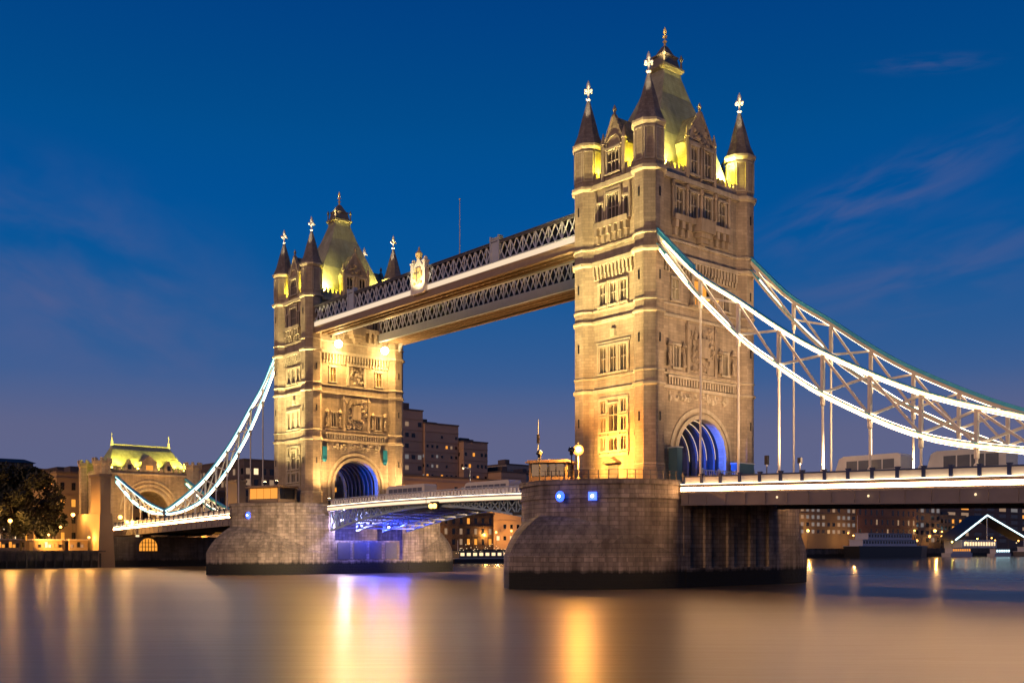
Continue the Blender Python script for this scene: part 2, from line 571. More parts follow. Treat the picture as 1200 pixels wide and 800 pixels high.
def make_pier():
    root = empty('bridge_pier', '', 'bridge pier', group='stone piers under the bridge towers')
    lo, up = ring(LOW), ring(UP)
    nn = len(LOW)
    half = len(lo) // 2
    # lower body: the two cutwater ends
    body = MB()
    ends = []
    for sgn in (1, -1):
        seg_lo = [(x * sgn, y * sgn) for x, y in lo[:half]]
        seg_up = [(x * sgn, y * sgn) for x, y in up[:half]]
        ends.append((seg_lo, seg_up))
        n = len(seg_lo)
        vs = [(x, y, -2.0) for x, y in seg_lo] + [(x, y, 3.8) for x, y in seg_lo]
        fs = [(i, i + 1, n + i + 1, n + i) for i in range(n - 1)]
        body.add(vs, fs)
        # upper wall
        vs = [(x, y, 3.2) for x, y in seg_up] + [(x, y, PZ - 0.55) for x, y in seg_up]
        body.add(vs, fs)
        body.add([(x, y, PZ - 0.55) for x, y in seg_up], [tuple(range(n))])
    # flank on the shore side (+x): wall with pilasters, then the bascule chamber on the -x flank
    body.box(-2.0, 10.3, -8.6, 8.6, -2, PZ - 0.552)
    for y in (-8.3, -4.4, 0, 4.4, 8.3):
        body.box(10.3, 10.68, y - 0.55, y + 0.55, -2, 10.2)
    body.box(10.3, 10.69, -8.6, 8.6, 10.2, PZ - 0.56)
    body.box(10.3, 10.75, -8.6, 8.6, -2, 2.3)
    # bascule chamber walls
    body.box(-10.6, -2.0, -8.6, -7.3, -2, PZ - 0.56)
    body.box(-10.6, -2.0, 7.3, 8.6, -2, PZ - 0.56)
    body.box(-9.6, -9.0, -7.3, 7.3, -2, 6.0)
    body.box(-10.6, -9.6, -7.3, 7.3, -2, 2.4)
    body.build('wall', 'pier', root)
    # sloping caps of the cutwaters
    for seg_lo, seg_up in ends:
        cap = MB()
        n = len(seg_lo)
        rows = 7
        vs = []
        for j in range(rows + 1):
            t = j / rows
            for i in range(n):
                s = 1 - abs(i / (n - 1) * 2 - 1)
                h = 3.6 + 4.9 * sin(min(1, s * 1.05) * pi / 2) ** 1.3
                xl, yl = seg_lo[i]
                xu, yu = seg_up[i]
                hz = 3.8 + (h - 3.8) * (.35 * sin(t * pi / 2) + .65 * t)
                q = 1 - cos(t * pi / 2)
                vs.append((xl + (xu - xl) * (t * 0.55 + q * 0.45), yl + (yu - yl) * (t * 0.55 + q * 0.45), hz))
        cap.add(vs, [(j * n + i, j * n + i + 1, (j + 1) * n + i + 1, (j + 1) * n + i) for j in range(rows) for i in range(n - 1)])
        cap.build('cutwater_cap', 'piercap', root)
    # coping and string course round the ends
    cop = MB()
    for _, seg in ends:
        n = len(seg)
        for z0, z1, o in ((PZ - 0.548, PZ, 0.22), (10.35, 10.65, 0.14)):
            outp = [(x * (1 + o / 10), y + (o if y > 0 else -o) * min(1, abs(abs(y) - 8.6))) for x, y in seg]
            vs = [(x, y, z0) for x, y in outp] + [(x, y, z1) for x, y in outp]
            cop.add(vs, [(i, i + 1, n + i + 1, n + i) for i in range(n - 1)] + [tuple(range(n, 2 * n)), tuple(range(n))])
    cop.box(-10.72, 10.78, -8.6, 8.6, PZ - 0.549, PZ - 0.003)
    cop.build('coping', 'pier', root)
    # chamber door panels
    for k in range(4):
        MB().box(-9.78, -9.6, -6.6 + k * 3.4, -4.0 + k * 3.4, 2.6, 5.6).build('door_panel', 'greyd', root)
    return root


pier = make_pier()
pier['label'] = 'nearer stone river pier with dark curved cutwater, under the larger floodlit tower'
pier_far = copy_tree(pier)
pier_far.location = (-82, 0, 0)
pier_far.rotation_euler = (0, 0, pi)
pier_far['label'] = 'farther stone river pier with violet lit bascule chamber, under the smaller tower'

# ------------------------------------------------------------------ towers
TZ = 12.6
AX, AY = 5.2, 8.9           # turret centres
FX, FY = 5.95, 9.65         # wall planes
OCT = 1.9


def face_xf(side):
    if side == 0:   # -y
        return lambda u, o, z: (u, -FY - o, z)
    if side == 1:   # +x
        return lambda u, o, z: (FX + o, u, z)
    if side == 2:
        return lambda u, o, z: (-u, FY + o, z)
    return lambda u, o, z: (-FX - o, -u, z)


FR = [0, pi / 2, pi, -pi / 2]


def face_loc(side, u, o, z):
    return face_xf(side)(u, o, z)


def wall_panel(mb, u0, u1, z0, z1, holes, depth=0.45):
    us = sorted({u0, u1} | {h[0] for h in holes} | {h[1] for h in holes})
    zs = sorted({z0, z1} | {h[2] for h in holes} | {h[3] for h in holes})
    for a, b in zip(us, us[1:]):
        for c, d in zip(zs, zs[1:]):
            mu, mz = (a + b) / 2, (c + d) / 2
            if any(h[0] < mu < h[1] and h[2] < mz < h[3] for h in holes):
                continue
            mb.add([(a, 0, c), (b, 0, c), (b, 0, d), (a, 0, d)], [(0, 1, 2, 3)])
    for a, b, c, d in holes:
        e = -depth
        mb.add([(a, 0, c), (a, 0, d), (a, e, d), (a, e, c)], [(0, 1, 2, 3)])
        mb.add([(b, 0, c), (b, 0, d), (b, e, d), (b, e, c)], [(0, 1, 2, 3)])
        mb.add([(a, 0, c), (b, 0, c), (b, e, c), (a, e, c)], [(0, 1, 2, 3)])
        mb.add([(a, 0, d), (b, 0, d), (b, e, d), (a, e, d)], [(0, 1, 2, 3)])


WCACHE = {}


def window_meshes(wd, ht, lights, transom, lit):
    key = (round(wd, 2), round(ht, 2), lights, transom, lit)
    if key in WCACHE:
        return WCACHE[key]
    f = MB(lambda u, o, z: (u, -o, z))
    hw = wd / 2
    f.box(-hw - 0.22, -hw + 0.02, -0.4, 0.16, -0.05, ht + 0.02)
    f.box(hw - 0.02, hw + 0.22, -0.4, 0.16, -0.05, ht + 0.02)
    f.box(-hw - 0.34, hw + 0.34, -0.4, 0.3, -0.3, -0.052)
    f.box(-hw - 0.3, hw + 0.3, -0.4, 0.26, ht + 0.022, ht + 0.3)
    lw = wd / lights
    for k in range(1, lights):
        f.box(-hw + k * lw - 0.07, -hw + k * lw + 0.07, -0.34, 0.05, 0, ht)
    if transom:
        f.box(-hw, hw, -0.33, 0.02, ht * transom - 0.06, ht * transom + 0.06)
    # pointed heads: small spandrels
    for k in range(lights):
        a, b = -hw + k * lw, -hw + (k + 1) * lw
        hh = min(0.42, ht * 0.25)
        for p, q in ((a, (a * 2 + b) / 3), (b, (a + b * 2) / 3)):
            f.add([(p, -0.3, ht), (q, -0.3, ht), (p, -0.3, ht - hh), (p, 0.03, ht), (q, 0.03, ht), (p, 0.03, ht - hh)],
                  [(0, 1, 2), (5, 4, 3), (1, 2, 5, 4), (0, 2, 5, 3)])
    g = MB(lambda u, o, z: (u, -o, z))
    g.box(-hw, hw, -0.43, -0.38, 0, ht)
    r = (f.mesh('window', 'trim'), g.mesh('pane', lit or 'glass'))
    WCACHE[key] = r
    return r


def put_window(root, side, u, z, wd, ht, lights=2, transom=0, lit=None, plane=0.0):
    f, g = window_meshes(wd, ht, lights, transom, lit)
    wo = link('window', f, root, face_loc(side, u, plane, z), FR[side])
    link('pane', g, wo)


def relief(mb, u0, u1, z0, z1, rng, n=26, d=0.35):
    """crowded carving: figures, canopies and shields in relief"""
    for _ in range(n):
        u, z = rng.uniform(u0, u1), rng.uniform(z0, z1)
        wd, h = rng.uniform(0.12, 0.42), rng.uniform(0.2, 0.7)
        dd = rng.uniform(0.1, d)
        if rng.random() < 0.5:
            mb.ball((u, dd * 0.4, z), wd, 6, 4, h / wd * 0.6)
        else:
            mb.prism([(u - wd, 0), (u + wd, 0), (u + wd * 0.5, dd), (u - wd * 0.5, dd)], z - h / 2, z + h / 2)


def statue(mb, u, z, h):
    mb.box(u - 0.3, u + 0.3, 0, 0.5, z, z + 0.25)
    mb.lathe(u, 0.28, [(0.27, z + 0.25), (0.22, z + h * 0.45), (0.28, z + h * 0.68), (0.1, z + h * 0.8), (0.15, z + h * 0.9), (0.05, z + h)], 7)
    mb.bar((u - 0.25, 0.35, z + h * 0.65), (u - 0.3, 0.5, z + h * 0.3), 0.12, 0.12)
    mb.lathe(u, 0.25, [(0.42, z + h + 0.2), (0.42, z + h + 0.4), (0.05, z + h + 1.0)], 6)


def make_tower(kind):
    rng = random.Random(3)
    root = empty('stone_tower', '', 'tower', (0, 0, TZ), group='bridge towers')
    H = lambda z: z - TZ                       # world height to height above the pier
    wall = MB()
    sx = {0: AX, 1: AY, 2: AX, 3: AY}

    # window layout per side: (u, z, w, h, lights, transom)
    def side_y():
        L = []
        for u in (-1.75, 1.75):
            L += [(u, 16.9, 0.9, 1.6, 2, 0), (u, 19.3, 0.9, 1.6, 2, 0), (u, 21.6, 0.9, 1.5, 2, 0)]
        L += [(0, 16.9, 1.5, 1.5, 2, 0), (0, 19.3, 1.5, 3.3, 2, 0.6)]
        for u in (-1.75, 0, 1.75):
            L.append((u, 26.7, 1.0, 3.2, 2, 0.55))
        for u in (-1.8, 0, 1.8):
            L.append((u, 35.2, 0.95, 2.6, 2, 0.55))
        L += [(0, 45.6, 1.9, 3.3, 3, 0.5), (-2.25, 45.6, 0.65, 2.4, 1, 0), (2.25, 45.6, 0.65, 2.4, 1, 0)]
        return L

    def side_x():
        L = [(-4.8, 27.0, 1.0, 2.6, 2, 0), (4.8, 27.0, 1.0, 2.6, 2, 0),
             (-5.0, 35.3, 1.2, 2.5, 2, 0.55), (5.0, 35.3, 1.2, 2.5, 2, 0.55)]
        for u in (-4.2, -1.4, 1.4, 4.2):
            L.append((u, 45.8, 1.25, 3.3, 2, 0.55))
        return L

    for side in range(4):
        mb = MB(face_xf(side))
        ws = side_y() if side in (0, 2) else side_x()
        holes = [(u - wd / 2, u + wd / 2, H(z), H(z + h)) for u, z, wd, h, _, _ in ws]
        if side in (1, 3):
            holes.append((-1.6, 1.6, H(34.9), H(38.4)))
        if side in (0, 2):
            wall_panel(mb, -sx[side], sx[side], 0, H(50.4), holes)
        else:
            AR, ZS = 4.7, 16.2          # road arch: half width, springing
            top = H(24.2)
            wall_panel(mb, -sx[side], sx[side], top, H(50.4), holes)
            for a, b in ((-AY, -AR), (AR, AY)):
                mb.add([(a, 0, 0), (b, 0, 0), (b, 0, top), (a, 0, top)], [(0, 1, 2, 3)])
            N = 24
            for k in range(N):
                t0, t1 = pi - pi * k / N, pi - pi * (k + 1) / N
                ua, za = AR * cos(t0), H(ZS) + AR * sin(t0)
                ub, zb = AR * cos(t1), H(ZS) + AR * sin(t1)
                mb.add([(ua, 0, za), (ub, 0, zb), (ub, 0, top), (ua, 0, top)], [(0, 1, 2, 3)])
                mb.add([(ua, 0, za), (ub, 0, zb), (ub, -0.9, zb), (ua, -0.9, za)], [(0, 1, 2, 3)])
            for u in (-AR, AR):
                mb.add([(u, 0, 0), (u, -0.9, 0), (u, -0.9, H(ZS)), (u, 0, H(ZS))], [(0, 1, 2, 3)])
        wall.v += [] if False else []
        o = len(wall.v)
        wall.v += mb.v
        wall.f += [tuple(i + o for i in f) for f in mb.f]
        for u, z, wd, h, li, tr in ws:
            lit = None
            if kind == 'far' and side == 1 and z > 34 and z < 36:
                lit = 'warm'
            if kind == 'near' and side == 1 and z > 34 and z < 36 and u < 0:
                lit = 'paleW'
            put_window(root, side, u, H(z), wd, h, li, tr, lit)
    # core that stops light leaking through: floors above the road vault and inner linings
    for zf in (24.0, 33.4, 40.6, 50.0):
        wall.box(-FX + 0.6, FX - 0.6, -FY + 0.6, FY - 0.6, H(zf), H(zf) + 0.3)
    wall.build('wall', 'stone', root)

    # road vault through the tower with steel ribs
    va = MB()
    N, AR, ZS = 24, 5.0, 16.2
    for k in range(N):
        t0, t1 = pi - pi * k / N, pi - pi * (k + 1) / N
        va.add([(-FX + .9, AR * cos(t0), H(ZS) + AR * sin(t0)), (FX - .9, AR * cos(t0), H(ZS) + AR * sin(t0)),
                (FX - .9, AR * cos(t1), H(ZS) + AR * sin(t1)), (-FX + .9, AR * cos(t1), H(ZS) + AR * sin(t1))], [(0, 1, 2, 3)])
    for s in (-1, 1):
        va.add([(-FX + .9, s * AR, 0), (FX - .9, s * AR, 0), (FX - .9, s * AR, H(ZS)), (-FX + .9, s * AR, H(ZS))], [(0, 1, 2, 3)])
        x = s * (FX - 0.9)
        # close the gap between the reveal and the vault
        for k in range(N):
            t0, t1 = pi - pi * k / N, pi - pi * (k + 1) / N
            va.add([(x, 4.7 * cos(t0), H(ZS) + 4.7 * sin(t0)), (x, 4.7 * cos(t1), H(ZS) + 4.7 * sin(t1)),
                    (x, AR * cos(t1), H(ZS) + AR * sin(t1)), (x, AR * cos(t0), H(ZS) + AR * sin(t0))], [(0, 1, 2, 3)])
    va.build('road_vault', 'black', root)
    for k in range(7):
        x = -4.6 + k * 1.45
        rb = MB()
        for j in range(N):
            t0, t1 = pi - pi * j / N, pi - pi * (j + 1) / N
            for q in (0,):
                c0, s0, c1, s1 = cos(t0), sin(t0), cos(t1), sin(t1)
                r0, r1 = 4.7, 4.98
                rb.add([(x, r0 * c0, H(ZS) + r0 * s0), (x + .35, r0 * c0, H(ZS) + r0 * s0), (x + .35, r0 * c1, H(ZS) + r0 * s1), (x, r0 * c1, H(ZS) + r0 * s1),
                        (x, r1 * c0, H(ZS) + r1 * s0), (x + .35, r1 * c0, H(ZS) + r1 * s0), (x + .35, r1 * c1, H(ZS) + r1 * s1), (x, r1 * c1, H(ZS) + r1 * s1)],
                       [(0, 1, 2, 3), (0, 3, 7, 4), (1, 5, 6, 2)])
        for s in (-1, 1):
            rb.box(x, x + .35, min(s * 4.7, s * 4.98), max(s * 4.7, s * 4.98), 0, H(ZS))
        rb.build('vault_rib', 'greyd', root)
        st = MB()
        for j in range(N):
            t0, t1 = pi - pi * j / N, pi - pi * (j + 1) / N
            st.add([(x + .36, 4.72 * cos(t0), H(ZS) + 4.72 * sin(t0)), (x + .36, 4.72 * cos(t1), H(ZS) + 4.72 * sin(t1)),
                    (x + .36, 4.8 * cos(t1), H(ZS) + 4.8 * sin(t1)), (x + .36, 4.8 * cos(t0), H(ZS) + 4.8 * sin(t0))], [(0, 1, 2, 3)])
        if kind == 'near':
            st.build('rib_light', 'paleW', root)

    # arch mouldings
    for side in (1, 3):
        mb = MB(face_xf(side))
        for ra, rb_, o in ((4.72, 5.25, 0.28), (5.6, 6.1, 0.16)):
            for k in range(N):
                t0, t1 = pi - pi * k / N, pi - pi * (k + 1) / N
                q = []
                for r_ in (ra, rb_):
                    for t in (t0, t1):
                        q.append((r_ * cos(t), H(ZS) + r_ * sin(t)))
                a, b, c, d = q
                mb.add([(a[0], 0, a[1]), (b[0], 0, b[1]), (d[0], 0, d[1]), (c[0], 0, c[1]), (a[0], o, a[1]), (b[0], o, b[1]), (d[0], o, d[1]), (c[0], o, c[1])],
                       [(4, 5, 6, 7), (0, 1, 5, 4), (2, 3, 7, 6)])
            for s in (-1, 1):
                mb.box(min(s * ra, s * rb_), max(s * ra, s * rb_), 0, o, 0, H(ZS))
        mb.build('arch_moulding', 'trim', root)
        # carved frieze and balustrade above the arch
        fz = MB(face_xf(side))
        relief(fz, -6.3, 6.3, H(23.0), H(23.9), rng, 44, 0.25)
        for k in range(25):
            fz.box(-6.4 + k * 0.52, -6.15 + k * 0.52, 0.0, 0.3, H(24.75), H(25.6))
        fz.box(-6.6, 6.6, 0, 0.42, H(25.6), H(25.9))
        fz.build('frieze', 'trim', root)

    # string courses (walls) and rings on the turrets
    for z, h, o in ((24.2, 0.45, 0.28), (26.0, 0.22, 0.16), (33.0, 0.4, 0.26), (34.5, 0.25, 0.18), (40.3, 0.55, 0.42), (42.4, 0.3, 0.2), (50.0, 0.6, 0.45), (14.6, 0.25, 0.15)):
        sc = MB()
        if z > 20:
            for s in (-1, 1):
                sc.box(-AX + 1.4, AX - 1.4, min(s * (FY - .1), s * (FY + o)), max(s * (FY - .1), s * (FY + o)), H(z), H(z) + h)
                sc.box(min(s * (FX - .1), s * (FX + o)), max(s * (FX - .1), s * (FX + o)), -AY + 1.4, AY - 1.4, H(z), H(z) + h)
        for x in (-AX, AX):
            for y in (-AY, AY):
                sc.lathe(x, y, [(OCT - .05, H(z) - .02), (OCT + o * .9, H(z) + h * .4), (OCT + o * .9, H(z) + h - .02), (OCT - .05, H(z) + h + .12)])
        sc.build('string_course', 'trim', root)

    # corbel tables under the main cornices
    for side in range(4):
        mb = MB(face_xf(side))
        lim = sx[side] - 1.7
        n = int(lim * 2 / 0.62)
        for k in range(n):
            u = -lim + 0.31 + k * (2 * lim / n)
            mb.box(u - .16, u + .16, 0, 0.22, H(38.6), H(39.2))
            mb.box(u - .16, u + .16, 0, 0.38, H(39.2), H(40.3))
            if k < n - 1:
                mb.add([(u + .16, 0, H(40.0)), (u + .3, 0.3, H(40.28)), (u + .16, 0.36, H(40.28))], [(0, 1, 2)])
        mb.build('corbel_table', 'trim', root)
        # label panels and hood moulds
        hm = MB(face_xf(side))
        if side in (0, 2):
            hm.box(-2.9, 2.9, 0, 0.14, H(30.25), H(30.6))
            hm.box(-2.55, 2.55, 0, 0.2, H(23.25), H(23.55))
            hm.box(-2.55, 2.55, 0, 0.16, H(16.1), H(16.45))
            for u in (-2.5, -1.02, 1.02, 2.5):
                hm.box(u - .13, u + .13, 0, 0.2, H(16.46), H(23.24))
            for u in (-2.6, -0.87, 0.87, 2.6):
                hm.box(u - .12, u + .12, 0, 0.22, H(26.5), H(30.24))
            for u in (-2.5, -0.9, 0.9, 2.5):
                hm.box(u - .14, u + .14, 0, 0.2, H(34.8), H(38.2))
            hm.prism([(-.5, 0), (.5, 0), (.3, .3), (-.3, .3)], H(31.1), H(32.0))
            hm.build('hood_mould', 'trim', root)
            hm = MB(face_xf(side))
            # balcony of the upper storey
            hm.box(-2.9, 2.9, 0, 0.75, H(44.9), H(45.2))
            hm.box(-2.9, 2.9, 0.6, 0.75, H(45.2), H(45.6))
            for k in range(6):
                u = -2.5 + k
                hm.prism([(u - .3, 0), (u + .3, 0), (u + .22, .7), (u - .22, .7)], H(43.9), H(44.88))
                hm.prism([(u - .22, 0), (u + .22, 0), (u + .15, .35), (u - .15, .35)], H(43.0), H(43.88))
            for u in (-2.9, -1.35, 1.35, 2.9):
                hm.lathe(u, 0.15, [(.2, H(45.2)), (.2, H(49.0)), (.03, H(49.9))], 6)
            hm.box(-1.35, 1.35, 0, 0.2, H(49.3), H(49.7))
        else:
            relief(hm, -2.2, 2.2, H(27.0), H(32.3), rng, 110, 0.5)
            hm.box(-3.0, 3.0, 0, .12, H(26.6), H(32.6))
            for u in (-2.7, 2.7):
                hm.lathe(u, 0.15, [(.3, H(26.3)), (.26, H(31.8)), (.34, H(32.0)), (.05, H(33.0))], 6)
            hm.prism([(-1.1, 0), (1.1, 0), (.8, .55), (-.8, .55)], H(28.6), H(31.0))
            for u in (-6.3, -3.6, 3.6, 6.3):
                st_ = MB(face_xf(side))
                statue(st_, u, H(27.0), 2.3)
                st_.build('statue', 'carved', root)
            hm.box(-6.8, 6.8, 0, 0.3, H(26.22), H(26.5))
            hm.build('relief_panel', 'carved', root)
            hm = MB(face_xf(side))
            # arched recess of the middle storey
            hm.box(-2.1, -1.6, -.4, .3, H(34.8), H(38.6)); hm.box(1.6, 2.1, -.4, .3, H(34.8), H(38.6))
            hm.box(-2.2, 2.2, -.4, .4, H(38.42), H(38.8))
            if kind == 'far':
                relief(hm, -1.4, 1.4, H(35.1), H(38.2), rng, 26, 0.25)
            else:
                hm.box(-2.4, 2.4, 0, 0.9, H(34.75), H(34.95))
                for k in range(10):
                    hm.box(-2.3 + k * .49, -2.15 + k * .49, 0.75, 0.88, H(34.95), H(35.8))
                hm.box(-2.4, 2.4, 0.7, 0.93, H(35.8), H(35.95))
                hm.box(-0.08, 0.08, -.35, .05, H(34.95), H(38.4))
            hm.build('recess_frame', 'trim', root)
            hm = MB(face_xf(side))
            # oriel balcony under the upper windows
            hm.box(-5.6, 5.6, 0, 0.7, H(45.0), H(45.3))
            hm.box(-5.6, 5.6, 0.55, 0.7, H(45.3), H(45.75))
            hm.prism([(-2.0, 0), (2.0, 0), (1.4, 1.3), (-1.4, 1.3)], H(44.2), H(45.85))
            for z, hw, dd in ((43.6, 1.5, 1.0), (43.0, 1.0, .7), (42.7, .6, .4)):
                hm.prism([(-hw, 0), (hw, 0), (hw * .7, dd), (-hw * .7, dd)], H(z), H(z) + .6)
            for u in (-5.2, -4.0, -2.8, 2.8, 4.0, 5.2):
                hm.prism([(u - .36, 0), (u + .36, 0), (u + .26, .65), (u - .26, .65)], H(44.1), H(44.98))
                hm.prism([(u - .26, 0), (u + .26, 0), (u + .16, .38), (u - .16, .38)], H(43.2), H(44.08))
            for u in (-5.5, -2.8, 0, 2.8, 5.5):
                hm.lathe(u, 0.15, [(.24, H(45.3)), (.2, H(49.2)), (.3, H(49.3)), (.3, H(49.9))], 6)
        hm.build('balcony', 'carved', root)
        if side in (1, 3):
            MB(face_xf(side)).box(-1.58, 1.58, -0.44, (-0.4 if kind == 'near' else -.08), H(34.92), H(38.38)).build(
                'recess_panel', ('warm' if side == 1 and kind == 'near' else 'stone'), root)

    # corner turrets
    for x in (-AX, AX):
        for y in (-AY, AY):
            t = MB()
            t.lathe(x, y, [(OCT + .18, 0), (OCT + .18, H(14.4)), (OCT, H(14.8)), (OCT, H(55.9)), (OCT + .1, H(55.95))])
            to = t.build('turret', 'stone', root)
            d = MB()
            # blind slits and the panelled top stage
            for k in range(8):
                a = pi / 4 * k
                px, py = x + 1.76 * cos(a), y + 1.76 * sin(a)
                tx, ty = -sin(a), cos(a)
                for z0, z1 in ((51.4, 55.2),):
                    for q in (-.58, .58):
                        d.bar((px + tx * q, py + ty * q, H(z0)), (px + tx * q, py + ty * q, H(z1)), .14, .14)
                    d.bar((px - tx * .6, py - ty * .6, H(z1)), (px + tx * .6, py + ty * .6, H(z1)), .16, .2)
                    d.bar((px - tx * .6, py - ty * .6, H(z0)), (px + tx * .6, py + ty * .6, H(z0)), .16, .2)
            d.lathe(x, y, [(OCT - .02, H(55.5)), (OCT + .32, H(55.9)), (OCT + .32, H(56.2)), (OCT, H(56.3))])
            d.build('turret_panelling', 'trim', to)
            sl = MB()
            for z in (20, 29.5, 37, 47):
                for k in range(0, 8, 2):
                    a = pi / 4 * k
                    px, py = x + 1.765 * cos(a), y + 1.765 * sin(a)
                    sl.bar((px, py, H(z)), (px, py, H(z) + 1.1), .18, .18)
            sl.build('arrow_slit', 'black', to)
            c = MB()
            c.lathe(x, y, [(OCT + .2, H(56.15)), (OCT * .78, H(57.6)), (OCT * .48, H(59.8)), (.3, H(61.9)), (.16, H(62.4))])
            c.build('cone_roof', 'slate', to)
            fi = MB()
            fi.lathe(x, y, [(.14, H(62.2)), (.34, H(62.5)), (.12, H(62.7)), (.12, H(63.2))], 8)
            for ax_ in ((1, 0), (0, 1)):
                fi.bar((x - ax_[0] * .5, y - ax_[1] * .5, H(63.6)), (x + ax_[0] * .5, y + ax_[1] * .5, H(63.6)), .22, .3)
                for s in (-1, 1):
                    fi.ball((x + s * ax_[0] * .5, y + s * ax_[1] * .5, H(63.6)), .23, 6, 4)
            fi.lathe(x, y, [(.13, H(63.1)), (.2, H(63.6)), (.3, H(64.2)), (.2, H(64.6)), (.03, H(65.0))], 8)
            fi.build('finial', 'goldw', to)
            for z in (60.2,):
                pass

    # parapet between turrets and dormers
    for side in range(4):
        mb = MB(face_xf(side))
        lim = sx[side] - 1.5
        dw = 1.75 if side in (0, 2) else 2.6
        for s in (-1, 1):
            mb = MB(face_xf(side))
            a, b = sorted((s * dw, s * lim))
            mb.box(a, b, -0.45, 0.05, H(50.6), H(51.5))
            n = max(2, int((b - a) / 0.75))
            for k in range(n):
                u = a + (k + .5) * (b - a) / n
                mb.box(u - .22, u + .22, -0.45, 0.05, H(51.5), H(52.05))
                mb.ball((u, -.2, H(52.2)), .2, 6, 4)
            mb.build('parapet', 'carved', root)
        # dormer
        gz, tip = (55.0, 58.6) if side in (0, 2) else (55.6, 59.6)
        dwall = MB(face_xf(side))
        hs = [(-1.0, 1.0, H(51.6), H(54.4))] if side in (0, 2) else [(-2.0, -.7, H(51.6), H(55.0)), (.7, 2.0, H(51.6), H(55.0))]
        wall_panel(dwall, -dw, dw, H(50.6), H(gz), hs)
        dwall.add([(-dw, 0, H(gz)), (dw, 0, H(gz)), (0, 0, H(tip))], [(0, 1, 2)])
        dwall.add([(-dw, -.5, H(50.6)), (dw, -.5, H(50.6)), (dw, -.5, H(gz)), (0, -.5, H(tip)), (-dw, -.5, H(gz))], [(0, 1, 2, 3, 4)])
        for s in (-1, 1):
            dwall.add([(s * dw, 0, H(50.6)), (s * dw, -3.4, H(50.6)), (s * dw, -3.4, H(gz)), (s * dw, 0, H(gz))], [(0, 1, 2, 3)])
        do = dwall.build('dormer', 'stone', root)
        cp = MB(face_xf(side))
        for s in (-1, 1):
            cp.bar((s * (dw + .12), -.2, H(gz) - .1), (0, -.2, H(tip) + .15), .6, .28)
            cp.lathe(s * (dw + .05), 0, [(.36, H(50.6)), (.3, H(gz) + .3), (.4, H(gz) + .4), (.05, H(gz) + 1.9)], 6)
            for q in (.25, .5, .75):
                cp.ball((s * dw * (1 - q), -.2, H(gz) + (tip - gz) * q + .35), .22, 5, 4)
        cp.lathe(0, -.2, [(.22, H(tip) - .2), (.14, H(tip) + .5), (.3, H(tip) + .8), (.04, H(tip) + 1.4)], 6)
        if side in (1, 3):
            relief(cp, -1.4, 1.4, H(55.6), H(57.4), rng, 22, .3)
            for u in (-2.5, 0, 2.5):
                cp.box(u - .16, u + .16, 0, .22, H(50.7), H(55.4))
            cp.box(-dw, dw, 0, .25, H(55.3), H(55.6))
        else:
            for k in range(12):
                t0, t1 = pi * k / 12, pi * (k + 1) / 12
                cp.bar((1.2 * cos(t0), .08, H(54.9) + 1.3 * sin(t0)), (1.2 * cos(t1), .08, H(54.9) + 1.3 * sin(t1)), .18, .18)
            cp.box(-dw, dw, 0, .2, H(54.7), H(54.95))
        cp.build('gable_coping', 'carved', do)
        rf = MB(face_xf(side))
        for s in (-1, 1):
            rf.add([(s * (dw + .15), -.45, H(gz)), (0, -.45, H(tip)), (0, -4.2, H(tip)), (s * (dw + .15), -3.4, H(gz))], [(0, 1, 2, 3)])
        rf.build('dormer_roof', 'slate', do)
        if side in (0, 2):
            put_window(do, side, 0, H(51.6), 2.0, 2.8, 3, 0.5)
        else:
            put_window(do, side, -1.35, H(51.6), 1.3, 3.4, 2, 0.5)
            put_window(do, side, 1.35, H(51.6), 1.3, 3.4, 2, 0.5)

    # main roof: steep, slightly bulging hip, then the crest
    rr = MB()
    prof = [(50.6, 4.7, 7.6), (53.5, 4.35, 6.9), (57, 3.7, 5.6), (60, 2.9, 4.2), (63, 2.05, 2.8), (66, 1.35, 1.65), (66.6, 1.3, 1.6)]
    for (za, xa, ya), (zb, xb, yb) in zip(prof, prof[1:]):
        pa = [(-xa, -ya), (xa, -ya), (xa, ya), (-xa, ya)]
        pb = [(-xb, -yb), (xb, -yb), (xb, yb), (-xb, yb)]
        rr.prism(pa, H(za), H(zb), pb, cap=False)
    ro = rr.build('roof', 'roof', root)
    le = MB()
    le.prism(sq(1.35, 1.65), H(66.5), H(66.9), sq(1.65, 1.95))
    le.prism(sq(1.65, 1.95), H(66.9), H(67.15))
    le.prism(sq(1.3, 1.55), H(67.15), H(68.6), sq(1.0, 1.2))
    le.prism(sq(1.15, 1.4), H(68.6), H(68.8))
    le.prism(sq(.9, 1.1), H(68.8), H(70.2), sq(.25, .3))
    le.build('roof_crest', 'lead', ro)
    for x in (-1.35, 1.35):
        for y in (-1.65, 1.65):
            MB().lathe(x, y, [(.16, H(67.15)), (.12, H(68.2)), (.28, H(68.5)), (.04, H(69.1))], 6).build('crest_pinnacle', 'lead', ro)
    sp = MB()
    sp.lathe(0, 0, [(.22, H(70.1)), (.12, H(70.6)), (.3, H(70.9)), (.1, H(71.1)), (.08, H(71.8)), (.26, H(72.1)), (.2, H(72.4)), (.03, H(72.8))], 8)
    sp.bar((-.35, 0, H(71.5)), (.35, 0, H(71.5)), .12, .14)
    sp.bar((0, -.35, H(71.5)), (0, .35, H(71.5)), .12, .14)
    sp.build('spire', 'gold', ro)

    # shields and doors at road level
    if kind == 'far':
        for u in (-6.9, 6.2):
            sh = MB(face_xf(1))
            sh.box(u - .45, u + .45, .3, .5, H(20.9), H(23.2))
            sh.lathe(u, .4, [(.25, H(20.4)), (.45, H(20.9))], 8)
            sh.build('banner', 'shield', root)
    dr = MB(face_xf(0))
    dr.box(-.8, .8, -.05, .12, 0, 2.4)
    dr.build('door', 'greyd', root)
    cn = MB(face_xf(0))
